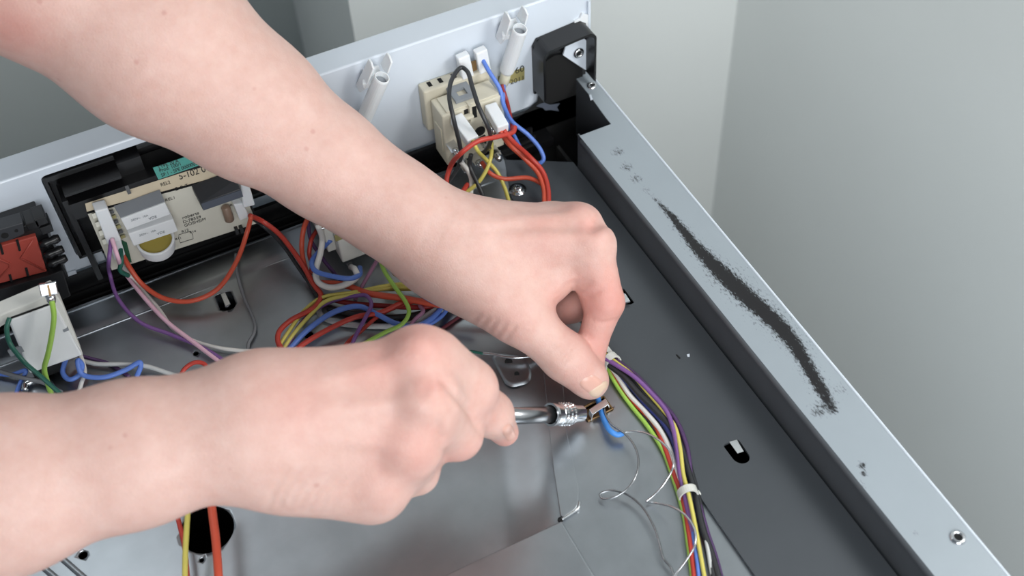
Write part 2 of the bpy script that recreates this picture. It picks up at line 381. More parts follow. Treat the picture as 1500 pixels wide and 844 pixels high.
# sensor clip: strap over the blue lead
c0 = pz(866, 605, .005); c1 = pz(888, 589, .007)
ST = [(863, 601), (887, 584.5), (892, 593), (868, 608.5)]
top = [pz(a, b, .0062) for a, b in ST]; bm = B(); prism(bm, top, (0, 0, .0007))
for a, b, o_ in ((top[0], top[3], c0-c1), (top[1], top[2], c1-c0)):
    e = o_.normalized()*.0012; e.z = -.0052; prism(bm, [a, b, b+e, a+e], o_.normalized()*-.0007)
st = part('strap', bm, 'chrome', cook, 'bent steel strap over blue lead', bevel=.0002)
part('strap_pocket', prism(B(), [(p[0], p[1], -.004) for p in clip_hole], (0, 0, .001)), 'rust', cook, 'brownish pocket below the strap')
bm = B()
ch = [Vector((p[0], p[1], .0008)) for p in clip_hole]; tube(bm, ch+[ch[0]], .0007, 6, 1, False)
part('pocket_edge', bm, 'rust', cook)

# ------------------------------------------------------------------ control panel
YP, ZT = .058, .1045
pan = thing('cooker_fascia', 'white enamelled control fascia seen from behind, standing along the far edge', 'fascia', (-.3, YP, .02))
bm = B()
prof = [(YP, .0155), (YP, ZT-.0012), (YP+.0008, ZT), (YP+.0235, ZT-.002), (YP+.0265, ZT-.005), (YP+.0265, -.012), (YP+.024, -.012), (YP+.024, ZT-.006), (YP+.002, ZT-.004), (YP+.002, .0155)]
prism(bm, [(-.66, y, z) for y, z in prof], (.6975, 0, 0))
shell = part('shell', bm, 'panel', pan, bevel=.0006)
cw = [(-.3405, .026), (-.3405, .0985), (-.205, .0985), (-.205, .012), (-.325, .012), (-.325, .026)]
cw = round_poly(cw, .004)
bm = B(); prism(bm, [(p[0], YP-.01, p[1]) for p in cw], (0, .015, 0)); bmesh.ops.recalc_face_normals(bm, faces=bm.faces)
me = bpy.data.meshes.new('c'); bm.to_mesh(me); bm.free(); cc = bpy.data.objects.new('c', me); COL.objects.link(cc)
boolean_cut(shell, [cc])
part('lower_fold', tube(B(), [(-.66, YP-.001, .0158), (-.5, YP-.001, .0158), (-.345, YP-.001, .0158)], .0016, 8), 'panel', pan, smooth=True)
# right end: fold, clip and end cap
bm = B(); box(bm, (.0365, YP-.002, .035), (.0385, YP+.026, .092)); part('end_fold', bm, 'panel', pan)
bm = B(); prism(bm, [pY(842, 40, .056), pY(842, 32, .056), pY(850, 27, .056), pY(853, 20, .056), pY(862, 22, .056), pY(862, 40, .056)], (0, .003, 0))
part('end_clip', bm, 'nylon', pan, 'small white plastic clip at the panel end')
cap = [(-.0075, .028), (-.0075, .070), (-.004, .0755), (.030, .0785), (.0345, .075), (.0345, .030)]
bm = B(); prism(bm, [(x, .0555, z) for x, z in cap], (0, .002, 0))
n0 = round_poly(cap, .004)
outer = [Vector((p[0], .0405, p[1])) for p in n0]; ci = Vector((.0135, .0405, .052))
for (ya, yb_, s0, s1) in ((.0400, .0555, 1.0, .90),):
    A = [bm.verts.new((ci.x+(p[0]-ci.x)*1.0, ya, ci.z+(p[1]-ci.z)*1.0)) for p in n0]; A2 = [bm.verts.new((p[0], yb_, p[1])) for p in n0]
    C = [bm.verts.new((ci.x+(p[0]-ci.x)*.92, ya, ci.z+(p[1]-ci.z)*.92)) for p in n0]; C2 = [bm.verts.new((ci.x+(p[0]-ci.x)*.92, yb_, ci.z+(p[1]-ci.z)*.92)) for p in n0]
    N = len(n0)
    for i in range(N):
        j = (i+1) % N
        if n0[i][1] < .034 and n0[j][1] < .034: continue
        for q in ((A[i], A[j], C[j], C[i]), (A[i], A2[i], A2[j], A[j]), (C[i], C[j], C2[j], C2[i])): bm.faces.new(q)
part('end_cap', bm, 'black', pan, 'glossy black plastic end cap')
bm = B(); mp_ = [(825, 81), (829, 68), (836, 64), (856, 57), (862, 62), (860, 104), (849, 97)]
prism(bm, [pY(a, b, .052) for a, b in mp_], (0, .0012, 0)); mpl = part('mounting_plate', bm, 'panel', pan, 'small white steel plate with a screw eyelet')
c = pY(847, 77, .052); n = Vector((0, -1, 0))
part('eyelet', lathe(B(), c, c+n*.002, ((0, .0042), (.7, .0040), (1, .0032), (1, .0021), (.2, .0020)), 20, closed=False), 'chrome', mpl, smooth=True)
part('hole', lathe(B(), c+n*.0002, c+n*.0006, ((0, .0021), (1, .0021)), 16), 'blackmatt', mpl)
# black rail below the panel face
bm = B(); box(bm, (-.66, .0404, -.012), (.0, YP+.002, -.006)); box(bm, (-.66, YP-.004, -.006), (.026, YP-.001, .0150))
part('lower_rail', bm, 'black', pan, 'black plastic rail under the panel face')
for yy, zz in ((.0418, -.004), (.0468, -.002), (.0515, .001)):
    part('rail_rib', box(B(), (-.66, yy, -.007), (-.012, yy+.0018, zz)), 'black', pan)
part('rail_floor', box(B(), (-.04, .006, -.03), (.026, .056, -.024)), 'blackmatt', pan)
bm = B(); pts = [(790, 153), (798, 151), (806, 154), (820, 152), (816, 157), (819, 163), (806, 161), (799, 162), (795, 158), (786, 156)]
prism(bm, [pY(a, b, .0530) for a, b in pts], (0, .0006, 0)); part('paint_scrape', bm, 'slate', pan, 'flaking grey patch beside the end cap')
bm = B(); prism(bm, [pY(a, b, .0540) for a, b in ((640, 262), (690, 232), (730, 196), (760, 172), (788, 150), (797, 92), (812, 82), (850, 76), (856, 130), (856, 262))], (0, .001, 0))  # black sheet puts panel shade and black plastic into one flat colour
part('end_cap_shade_fill', bm, 'blackmatt', pan, 'matt black fill for shade and black plastic under the end cap')
# sticker with stamped figures
q = [pY(a, b, YP) for a, b in ((729, 112), (768, 98), (768, 116), (730, 126))]
part('stamp_patch', prism(B(), [v+Vector((0, -.0004, 0)) for v in q], (0, .0003, 0)), 'olive', pan)
text('60', pY(756, 109, YP)+Vector((-.001, 0, .001)), (1, 0, 0), (0, 0, 1), .0075, pan)
text('2011', pY(747, 122, YP)+Vector((0, 0, -.001)), (1, 0, 0), (0, 0, 1), .0058, pan)
# black display frame in the cut-out
bm = B()
box(bm, (-.3395, YP-.0015, .0255), (-.205, YP+.012, .0275)); box(bm, (-.3395, YP+.010, .0125), (-.205, YP+.012, .0975))
box(bm, (-.3395, YP-.0015, .0265), (-.3375, YP+.012, .0975)); box(bm, (-.3375, YP-.002, .0945), (-.296, YP+.012, .0975)); box(bm, (-.281, YP-.002, .0965), (-.205, YP+.012, .0985))
fr = part('display_frame', bm, 'black', pan, 'black plastic frame around the display')
bm = B(); box(bm, (-.331, .043, .070), (-.2, YP+.008, .083)); part('frame_bar', bm, 'black', fr)
bm = B(); box(bm, (-.331, .0445, .0885), (-.296, YP+.006, .0905)); box(bm, (-.296, .052, .080), (-.281, YP+.008, .094)); part('frame_hood', bm, 'black', fr)
bm = B(); box(bm, (-.334, .0455, .0125), (-.3305, YP+.005, .085)); part('frame_cheek', bm, 'black', fr)

# ------------------------------------------------------------------ control board
YC = .040
brd = thing('control_board', 'cream timer circuit board with white relays, in the black display opening', 'circuit board', (-.275, YC, .02))
tl, bl, br, tr = pY(128, 312, YC), pY(164, 396, YC), pY(377, 327, YC), pY(344, 254, YC)
part('board', prism(B(), (tl, bl, br, tr), (0, .0016, 0)), 'pcb', brd)
ex = (br-bl).normalized(); ez = Vector((0, 0, 1))
t2a, t2b = pY(123, 291, YC+.006), pY(350, 219, YC+.006)
bm = B(); vs = [bm.verts.new(p) for p in (tl+Vector((0, .0006, .0008)), tr+Vector((0, .0006, .0008)), t2b, t2a)]; bm.faces.new(vs)
stp = part('display_back', bm, 'strip', brd, 'beige strip along the board top'); stp.modifiers.new('s', 'SOLIDIFY').thickness = .0012
part('edge_line', tube(B(), (tl+Vector((0, -.0004, .0004)), tr+Vector((0, -.0004, .0004))), .0007, 6, 1, False), 'blackmatt', brd)
part('edge_line', tube(B(), (br+Vector((.0006, -.0004, 0)), tr+Vector((.0006, -.0004, .0004))), .0007, 6, 1, False), 'blackmatt', brd)
part('strip_rib', obox(B(), pY(185, 272, YC+.002), pY(190, 284, YC-.001), .0022, .002), 'charcoal', brd)
sc4 = [pY(a, b, y) for a, b, y in ((223, 244, YC+.0075), (291, 221, YC+.0075), (300, 237, YC+.003), (231, 261, YC+.003))]
stk = part('sticker', prism(B(), [v+Vector((0, -.0022, .0006)) for v in sc4], (0, .0004, 0)), 'teal', brd, 'teal paper sticker with small black print')
eys = (sc4[0]-sc4[3]).normalized(); exs = (sc4[2]-sc4[3]).normalized()
for k, (s, t) in enumerate((('SP.1 - SPE 0000003374', .10), ('Prod. 100/1', .45), ('TYPE 20 A', .72))):
    text(s, sc4[3]+Vector((0, -.0022, .0006))+exs*.0025+eys*(.0085*t), exs, eys, .0030, stk, off=.0007)
def yb(px, py, out): return pY(px, py, YC-out)
# relays
def rel(p_tl, p_tr, p_bl, out, name, m):
    a, b, c_ = yb(*p_tl, out), yb(*p_tr, out), yb(*p_bl, out)
    d = b+(c_-a)
    return part(name, prism(B(), (a, b, d, c_), (0, out-.0002, 0)), m, brd, bevel=.0006)
r1 = rel((177, 321), (242, 297), (186, 338), .0105, 'relay', 'whitebox'); r2 = rel((188, 343), (254, 321), (196, 361), .0115, 'relay', 'whitebox')
part('relay_top_shade', prism(B(), (yb(167, 303, .001)+Vector((0, 0, .0002)), yb(234, 279, .001)+Vector((0, 0, .0002)), yb(242, 296, .0104)+Vector((0, 0, .0004)), yb(177, 320, .0104)+Vector((0, 0, .0004))), (0, 0, .0004)), 'grey', brd)  # grey sheet paints the shade on the upper relay's top face
for r_, p, o_ in ((r1, (196, 327), .0105), (r2, (208, 349), .0115)):
    text('250V~  10A', yb(p[0]-4, p[1]-3, o_), ex, ez, .0022, r_, 'grey'); text('VDE', yb(p[0]+22, p[1]-5, o_), ex, ez, .0028, r_, 'grey')
# left plug, pin row
lp = part('plug_socket', prism(B(), [yb(a, b, .009) for a, b in ((139, 310), (158, 305), (178, 352), (158, 360))], (0, .0088, 0)), 'nylon', brd, bevel=.0008)
part('plug', prism(B(), [yb(a, b, .007) for a, b in ((160, 357), (177, 351), (184, 374), (168, 382))], (0, .005, 0)), 'nylon', brd, bevel=.0008)
for k in range(6):
    t = k/5; part('solder_pin', obox(B(), yb(163+17*t, 311+36*t, .0005), yb(163+17*t, 311+36*t, .004), .003, .002), 'olive' if k % 2 else 'charcoal', brd)
for k in range(4):
    t = k/3; part('latch', obox(B(), yb(139+15*t, 316+38*t, .0005), yb(139+15*t, 316+38*t, .006), .003, .003), 'pcb', brd)
part('corner_pad', prism(B(), [yb(a, b, .0006) for a, b in ((178, 352), (186, 356), (193, 384), (184, 387))], (0, .0006, 0)), 'green_pcb', brd)
# buzzer cup
cpt = yb(227, 350, .0085); ax = Vector((.03, -.22, .95)).normalized()
cup = part('buzzer', lathe(B(), cpt-ax*.0095, cpt, ((0, .0114), (.92, .0122), (1, .0120), (1, .0106), (.55, .0104)), 32, closed=False), 'whitebox', brd, 'round white buzzer cup with yellow disc', smooth=True)
part('disc', lathe(B(), cpt-ax*.0055, cpt-ax*.0045, ((0, .0104), (1, .0104)), 28), 'yellow_disc', cup)
# transformer
T = [yb(a, b, o_) for a, b, o_ in ((280, 271, .001), (326, 254, .001), (345, 263, .010), (353, 277.5, .016), (294, 298, .016))]
zt = sum(p.z for p in T)/5
tf = part('transformer', prism(B(), [Vector((p.x, p.y, p.z)) for p in T], (0, 0, -.0065)), 'charcoal', brd, 'dark grey transformer block', bevel=.0006)
part('front_face', prism(B(), (T[4]+Vector((.0002, -.0004, -.0003)), T[3]+Vector((0, -.0004, -.0003)), T[3]+Vector((0, -.0004, -.0062)), T[4]+Vector((.0002, -.0004, -.0062))), (0, .0003, 0)), 'slate', tf)
# right socket, fuse, latch
part('plug_socket', prism(B(), [yb(a, b, .010) for a, b in ((352, 268), (364, 266), (374, 301), (357, 305))], (0, .0098, 0)), 'nylon', brd, bevel=.0008)
part('plug', prism(B(), [yb(a, b, .008) for a, b in ((342, 300), (356, 298), (366, 318), (352, 324))], (0, .006, 0)), 'nylon', brd, bevel=.0008)
part('fuse', lathe(B(), yb(330, 302, .004), yb(337, 324, .004), ((0, .0015), (.08, .0030), (.9, .0032), (1, .0018)), 16), 'amber', brd, 'brown resin fuse bead', smooth=True)
for a, b in ((345, 333), (352, 331), (214, 372)):
    part('latch', obox(B(), yb(a, b, .001), yb(a+2, b+8, .001), .0022, .004), 'black', brd)
up = Vector((0, 0, 1))
text('roberts', yb(267, 321, 0), ex, ez, .0037, brd); text('D-78559', yb(268, 327, 0), ex, ez, .0034, brd); text('GOSHEIM', yb(270, 332, 0), ex, ez, .0034, brd)
text('REL1', yb(242, 295, 0), ex, ez, .0032, brd); text('REL2', tl+ex*.0465+(t2a-tl).normalized()*.0016+Vector((0, 0, .0008)), ex, t2a-tl, .003, brd, off=.0012); text('R17', yb(337, 302, 0), ex, ez, .0028, brd)
eu = (t2a-tl).normalized(); text('5-102 018', tl+ex*.0585+eu*.0022+Vector((0, 0, .0008)), ex, eu, .0056, brd, off=.0012); text('2 0 7', yb(257, 279, 0), ex, ez, .0040, brd)
text('R12', yb(266, 341, 0), ex, ez, .003, brd); text('R11', yb(257, 352, 0), ex, ez, .0026, brd); text('R14', yb(278, 342, 0), ex, ez, .0026, brd)
cir = [yb(a, b, .0003) for a, b in ((262, 349), (264, 356), (283, 350), (282, 343), (279, 339), (262, 344), (262, 349))]
part('printed_line', tube(B(), cir, .0002, 4, 1, False), 'ink', brd)

# ------------------------------------------------------------------ selector switch (right)
sel = thing('selector_switch', 'cream rotary selector switch with grey clip, mounted at the right of the panel', 'switch', (-.068, .04, .045))
zb = .0648
bm = B(); box(bm, (-.0905, .026, .0195), (-.0465, .046, zb)); body = part('housing', bm, 'cream', sel, bevel=.0012)
part('top_step', box(B(), (-.0865, .0275, zb-.0005), (-.0475, .044, zb+.0012)), 'cream', sel, bevel=.0005)
bm = B(); box(bm, (-.094, .0475, .036), (-.0445, YP, .0715)); bp = part('back_plate', bm, 'cream', sel, bevel=.0015)
for xx in (-.0885, -.0805, -.0705):
    part('slot', box(B(), (xx, .0505, .0713), (xx+.0028, .0555, .0717)), 'blackmatt', bp)
part('side_recess', box(B(), (-.0912, .030, .030), (-.0903, .040, .050)), 'cream', sel)
# grey clip on top
cz = zb+.0014; cx0, cx1, cy0, cy1 = -.0775, -.0625, .0315, .0475
bm = B(); box(bm, (cx0, cy0, cz), (cx1, cy0+.004, cz+.0022)); box(bm, (cx0, cy1-.005, cz), (cx1, cy1, cz+.0022)); box(bm, (cx0, cy0+.004, cz), (cx0+.0042, cy1-.005, cz+.0022)); box(bm, (cx1-.0042, cy0+.004, cz), (cx1, cy1-.005, cz+.0022))
part('clip', bm, 'grey', sel, 'grey plastic retaining clip')
for xx in (-.0745, -.0685): part('vent_slot', box(B(), (xx, .0255, zb-.0105), (xx+.0030, .0262, zb-.001)), 'blackmatt', sel)
part('vent_rib', box(B(), (-.0710, .0245, zb-.012), (-.0692, .030, zb+.0018)), 'cream', sel)
# rear face details, blades
for (a, b) in ((667, 222), (677, 236), (693, 226), (712, 176), (704, 200), (720, 216), (659, 208)):
    p = pY(a, b, .026); bl_ = part('blade_terminal', obox(B(), p+Vector((0, .001, 0)), p+Vector((0, -.010, -.0005)), .0065, .0009, (1, 0, .25)), 'chrome', sel, bevel=.0002)
    part('crimp', lathe(B(), p+Vector((0, -.008, -.0005)), p+Vector((0, -.0135, -.001)), ((0, .0024), (.5, .0026), (1, .0018)), 10), 'chrome', bl_, smooth=True)
for (a, b) in ((703, 192), (715, 205)):
    p = pY(a, b, .026); part('terminal_well', lathe(B(), p, p+Vector((0, -.0005, 0)), ((0, .004), (1, .004)), 16), 'blackmatt', sel)
part('terminal_block', box(B(), pY(660, 168, .026)+Vector((0, -.005, -.006)), pY(690, 160, .026)+Vector((0, 0, -.002))), 'cream', sel, bevel=.0008)
# plug housings on the blades
def plug(name, a, ya, b, yb2, w_, h_, label):
    p0, p1 = pY(*a, ya), pY(*b, yb2)
    o = obj(name, obox(B(), p0, p1, w_, h_, (1, 0, 0)), 'nylon', bevel=.0009)
    tag(o, label, 'connector'); return o
plug('plug_connector', (668, 173), .024, (693, 208), .002, .0088, .0075, 'white nylon plug on left half of the cream switch rear, yellow lead leaving it')
plug('plug_connector', (718, 157), .024, (737, 190), .003, .0085, .0082, 'white nylon plug on right side of the cream switch, red leads leaving it')
plug('plug_connector', (684, 111), .050, (677, 80), .050, .0085, .006, 'white nylon plug standing on switch top, black lead leaving it')
plug('plug_connector', (709, 103), .050, (703, 72), .050, .0085, .006, 'white nylon plug standing on switch top, blue lead leaving it')
part('brass_tag', obox(B(), pY(694, 104, .050), pY(692, 90, .050), .005, .001), 'rust', sel, bevel=.0002)

# ------------------------------------------------------------------ pilot lamps
def lamp(dx_px, label):
    (ax_, ay_), (bx_, by_), (ex_, ey_) = dx_px
    top = pY(ax_, ay_, .038); bot = pY(bx_, by_, .0505); end = pY(ex_, ey_, .0535)
    L = thing('pilot_lamp', label, 'lamp', tuple(top), 'neon pilot lamps on the panel back')
    d = (bot-top).normalized()
    part('holder', lathe(B(), top, bot, ((.9, .0040), (.2, .0042), (0, .0043), (0, .0048), (.03, .0052), (.96, .0052), (1, .0046), (1, .0038), (.9, .0036)), 24, closed=False), 'nylon', L, smooth=False)
    part('mouth', lathe(B(), top+d*.004, top+d*.0045, ((0, .0039), (1, .0039)), 18), 'grey', L)
    part('neon_body', lathe(B(), bot-d*.002, end, ((0, .0036), (.9, .0036), (1, .0030)), 18), 'glasstube', L, 'cream lamp body below the holder', smooth=True)
    back = Vector((0, 1, 0))
    for s, l0, l1 in ((-1, -.010, .018), (1, -.010, .003)):
        c_ = top+Vector((s*.0056-.0005, .005, 0))
        bmw = B(); prism(bmw, [c_+d*l0+back*.004, c_+d*(l0+.002)+back*-.001, c_+d*(l1*.6)-back*.002, c_+d*l1+back*.002, c_+d*(l1-.001)+back*.010, c_+d*l0+back*.008], (s*.0014, 0, 0))
        part('wing', bmw, 'nylon', L, bevel=.0003)
    part('bridge', obox(B(), top+Vector((-.0085, .006, 0))+d*.008, top+Vector((0, .003, 0))+d*.008, .004, .004, d), 'nylon', L)
    part('bracket_back', obox(B(), top+Vector((0, .010, 0))+d*.004, top+Vector((0, YP-top.y-.0005, 0))+d*.012, .008, .007), 'nylon', L)
    return end
e1 = lamp(((560, 113), (532, 176), (526, 190)), 'white tubular pilot lamp beside the forearm, left one of two')
e2 = lamp(((762, 42), (742, 104), (737, 124)), 'white tubular pilot lamp near the black end cap, right one of two')

# ------------------------------------------------------------------ thermostat behind the wrist
th = thing('thermostat', 'white thermostat box half hidden under the upper forearm', 'thermostat', (-.17, .01, .02))
a = pY(502, 386, -.014); zt0 = .05
bm = B(); box(bm, (a.x, -.014, a.z), (a.x+.050, .046, zt0)); hs = part('housing', bm, 'offwhite', th, bevel=.0012)
part('side_step', box(B(), (a.x-.006, -.006, a.z+.006), (a.x, .046, zt0-.002)), 'offwhite', th, bevel=.0008)
p = pY(497, 347, -.014); part('notch', box(B(), p+Vector((-.003, -.0003, -.003)), p+Vector((.004, .001, .002))), 'olive', th, bevel=.0003)
part('ink_mark', prism(B(), [pY(x_, y_, -.0144) for x_, y_ in ((527, 346), (532, 346), (537, 362), (534, 368), (530, 366), (532, 360))], (0, .0003, 0)), 'w_navy', th, 'blue pen mark')
for (q0, q1) in (((463, 318), (466, 330)), ((511, 385), (515, 393)), ((472, 325), (475, 335))):
    p0, p1 = pY(*q0, -.009), pY(*q1, -.013)
    part('blade_terminal', obox(B(), p0, p1, .004, .002), 'chrome', th, bevel=.0003)

# ------------------------------------------------------------------ switch at the left
ls = thing('hob_switch', 'red and black push switch above a pale box, at the left frame edge', 'switch', (-.385, .03, .03))
yy = .036
rq = [pY(a_, b_, yy) for a_, b_ in ((-40, 372), (53, 346), (69, 398), (-40, 426))]
part('housing', box(B(), (-.425, yy+.003, .030), (pY(82, 365, .045).x, YP, .083)), 'black', ls, bevel=.0008)
part('red_plate', prism(B(), rq, (0, .004, 0)), 'red_block', ls, 'dull red plastic plate', bevel=.0006)
rp_ = ls.children[-1]
for ln in (((48, 352), (30, 378), (66, 396)), ((-20, 372), (14, 386), (14, 392), (-10, 415))):
    part('raised_line', tube(B(), [pY(a_, b_, yy-.0002) for a_, b_ in ln], .0006, 6, 1, False), 'red_block', rp_, smooth=True)
for ln in (((25, 352), (29, 367)), ((14, 402), (17, 412)), ((38, 392), (41, 404)), ((0, 358), (4, 372))):
    part('slit', tube(B(), [pY(a_, b_, yy) for a_, b_ in ln], .0008, 6, 1, False), 'blackmatt', rp_)
bm = B(); prism(bm, [pY(a_, b_, yy+.001) for a_, b_ in ((-40, 352), (0, 336), (34, 326), (36, 343), (16, 352), (-40, 368))], (0, .01, 0)); tab = part('mount_tab', bm, 'charcoal', ls, bevel=.0006)
for a_, b_, r_ in ((7, 345, .0022), (24, 338, .0011)):
    c = pY(a_, b_, yy+.001); part('hole', lathe(B(), c, c+Vector((0, -.0003, 0)), ((0, r_), (1, r_)), 14), 'blackmatt', tab)
for k, (a_, b_) in enumerate(((64, 358), (70, 374), (75, 387))):
    c = pY(a_, b_, yy); part('contact', lathe(B(), c+Vector((-.002, 0, 0)), c+Vector((.010, .0, .001)), ((0, .0022), (.3, .0030), (.5, .0022), (.8, .0030), (1, .0022)), 12), 'black', ls, smooth=True)
for k, (a_, b_) in enumerate(((40, 334), (52, 328), (60, 340))):
    c = pY(a_, b_, yy); part('rib', box(B(), c+Vector((0, 0, -.003)), c+Vector((.007, .012, .003))), 'black', ls, bevel=.0004)
part('base_block', prism(B(), [pY(a_, b_, yy-.004) for a_, b_ in ((-40, 436), (72, 404), (92, 396), (104, 434), (80, 444), (-40, 480))], (0, .02, 0)), 'black', ls, bevel=.0006)
# pale box under it
Y1 = -.018
pb = thing('terminal_box', 'pale grey plastic terminal box with green and yellow earth lead on top, left edge', 'box', (-.385, Y1, .0))
q = [pY(a_, b_, Y1) for a_, b_ in ((-50, 493), (75, 444), (120, 522), (42, 553), (-50, 580))]
bm = B(); prism(bm, [pY(a_, b_, Y1) for a_, b_ in ((12, 470), (80, 446), (121, 521), (44, 548))], (0, .010, 0)); part('cover', bm, 'whitebox', pb, bevel=.0012)
bm = B(); prism(bm, [pY(a_, b_, Y1+.002) for a_, b_ in ((-50, 480), (0, 462), (80, 428), (92, 446), (122, 520), (112, 524), (76, 447), (10, 474), (-20, 492))], (0, .011, 0)); part('rim', bm, 'offwhite', pb, bevel=.0008)
q0 = pY(20, 500, Y1+.008); q1 = pY(85, 500, Y1+.008); part('mount_arm', box(B(), (q0.x, Y1+.008, .004), (q1.x-.006, .034, .016)), 'black', pb)
part('seam', tube(B(), [pY(a_, b_, Y1-.0002) for a_, b_ in ((16, 466), (44, 456), (74, 445))], .0006, 6, 1, False), 'blackmatt', pb)
p = pY(28, 512, Y1); part('latch_window', box(B(), p+Vector((-.006, -.0003, -.003)), p+Vector((.002, .001, .002))), 'grey', pb)
p = pY(95, 484, Y1); part('latch_window', box(B(), p+Vector((-.001, -.0003, -.001)), p+Vector((.0022, .001, .0012))), 'grey', pb)
et = thing('earth_terminal', 'bright metal spade terminal on the pale box, earth lead crimped to it', 'terminal', tuple(pY(69, 418, Y1)))
p0 = pY(69, 414, Y1-.002); p1 = pY(73, 432, Y1-.006)
part('spade', obox(B(), p0, p1, .0095, .0036), 'chrome', et, bevel=.0006); part('seam', obox(B(), p0+Vector((0, -.0022, 0)), p1+Vector((0, -.0022, 0)), .0012, .0008), 'rust', et)
part('crimp', lathe(B(), p1, pY(76, 444, Y1-.008), ((0, .003), (.6, .0026), (1, .0022)), 12), 'chrome', et, smooth=True)

# ------------------------------------------------------------------ wires
def wp(t):
    if len(t) == 4: return pY(t[0], t[1], t[3])
    return pz(t[0], t[1], t[2]/1000)
def wire(colr, r, label, pts, cat='wire', mname=None, group=None, stripe=None, name='wire'):
    P = [wp(p) for p in pts]
    o = obj(name, tube(B(), P, r, 10), mname or 'w_'+colr, smooth=True)
    return tag(o, label, cat, group)
y = 'y'
# board leads
wire('purple', .0013, 'purple wire hanging from the left plug of the cream board', [(163, 350, y, .032), (160, 378, y, .020), (161, 402, 18), (172, 436, 12), (205, 472, 7), (250, 490, 5), (300, 511, 5), (345, 540, 5)])
wire('pink', .0014, 'pink wire hanging from the left plug of the cream board', [(164, 350, y, .030), (172, 375, y, .020), (182, 398, 18), (208, 432, 12), (243, 470, 8), (283, 501, 6), (335, 540, 4)])
wire('white', .0013, 'white wire from the board plug, running beside the pink one', [(172, 376, y, .034), (190, 404, 16), (213, 430, 9), (232, 452, 5), (258, 486, 3), (300, 505, 3), (345, 513, 3), (395, 515, 3)])
wire('orange', .0016, 'orange red wire sagging from left plug to right plug of the board', [(180, 374, y, .034), (190, 392, 26), (208, 416, 16), (240, 437, 11), (280, 441, 10), (318, 424, 12), (346, 384, 18), (362, 340, 27), (368, 317, y, .027)])
wire('darkgreen', .0015, 'short dark green wire stub below the board corner', [(176, 360, y, .036), (178, 382, y, .026), (176, 396, y, .026), (188, 404, y, .028)])
wire('grey', .0011, 'thin grey wire climbing the tray below the board', [(345, 372, y, .030), (347, 400, 7), (356, 432, 3), (373, 474, 2), (372, 488, 2), (364, 503, 2), (363, 520, 2)])
wire('red', .0017, 'thick red wire from the board right plug curling back at the loom', [(366, 316, y, .028), (384, 324, 26), (408, 342, 20), (438, 380, 14), (462, 420, 10), (470, 432, 9), (462, 449, 9), (425, 470, 9), (409, 486, 9), (407, 500, 9), (416, 516, 9), (430, 534, 8)])
wire('black', .0014, 'black wire running next to the thick red wire off the board', [(370, 320, y, .030), (384, 330, 20), (410, 354, 14), (436, 390, 9), (462, 428, 5), (470, 440, 5)])
# left group
wire('blue', .0016, 'blue wire looping out of the bottom of the pale terminal box', [(97, 524, 10), (92, 546, 7), (102, 556, 6), (116, 549, 7), (120, 534, 12), (114, 528, 16), (120, 548, 9), (150, 553, 6), (184, 542, 6), (205, 531, 8), (206, 537, 6), (200, 552, 3)])
wire('white', .0014, 'short white wire under the corner of the pale terminal box', [(118, 520, 8), (124, 545, 5), (119, 562, 3), (114, 580, 3)])
wire('darkpurple', .0012, 'dark purple wire lying on the tray right of the terminal box', [(112, 520, 3), (135, 526, 3), (160, 533, 2), (190, 552, 2)])
wire('palegrey', .0014, 'pale grey wire lying behind the blue loop on the tray', [(110, 526, 4), (140, 533, 4), (180, 534, 5), (212, 536, 5), (250, 548, 3), (290, 560, 3)])
wire('limeyellow', .0016, 'green and yellow earth wire crossing the pale terminal box', [(76, 441, y, -.027), (79, 462, y, -.030), (76, 490, y, -.032), (70, 520, y, -.034), (65, 540, y, -.034), (70, 562, y, -.034), (80, 590, 4)])
wire('darkgreen', .0014, 'dark green wire curving across the pale terminal box', [(14, 466, y, -.018), (10, 480, y, -.022), (14, 502, y, -.026), (35, 530, y, -.036), (58, 550, y, -.038), (85, 574, y, -.040), (110, 595, 5)])
wire('grey', .0014, 'dark grey wire entering at left frame edge above the lower arm', [(-30, 535, 6), (0, 544, 6), (30, 553, 6), (64, 561, 5), (90, 575, 4)])
wire('blue', .0013, 'blue wire end showing beneath the pale terminal box corner', [(-20, 545, 4), (15, 549, 5), (38, 543, 8), (30, 560, 3), (18, 590, 2)])
wire('red', .0014, 'small red wire bend peeking above the lower forearm', [(262, 560, 3), (270, 541, 4), (286, 531, 6), (300, 534, 5), (306, 550, 3)])
# thermostat leads and main loom
wire('orange', .0017, 'orange red wire dropping left of the thermostat', [(452, 318, y, .020), (445, 335, y, .012), (442, 362, 16), (446, 388, 11), (456, 412, 7), (468, 428, 6)])
wire('red', .0015, 'red wire bent double behind the orange one by the thermostat', [(466, 335, y, .022), (456, 352, 16), (453, 372, 10), (457, 390, 7), (452, 404, 5), (448, 396, 5)])
wire('darkpurple', .0013, 'dark purple wire passing behind the white thermostat lead', [(451, 320, y, .022), (455, 350, 15), (472, 378, 9), (488, 398, 5), (500, 412, 4)])
wire('white', .0020, 'thick white lead looping beneath the thermostat box', [(466, 330, y, -.013), (472, 352, 28), (469, 372, 22), (463, 396, 16), (465, 412, 14), (482, 421, 13), (506, 417, 13), (523, 405, 15), (521, 397, 18), (514, 391, y, -.014)])
wire('blue', .0017, 'blue wire arching under thermostat across the thick white lead', [(484, 352, y, -.006), (470, 366, 17), (457, 383, 18), (461, 396, 18), (488, 405, 19), (513, 408, 19), (526, 403, 16), (527, 392, 10)])
wire('orange', .0021, 'thick orange red wire running straight through the loom centre', [(462, 414, 7), (505, 418, 8), (540, 430, 11), (590, 437, 12), (640, 446, 12), (690, 452, 11), (730, 456, 9)])
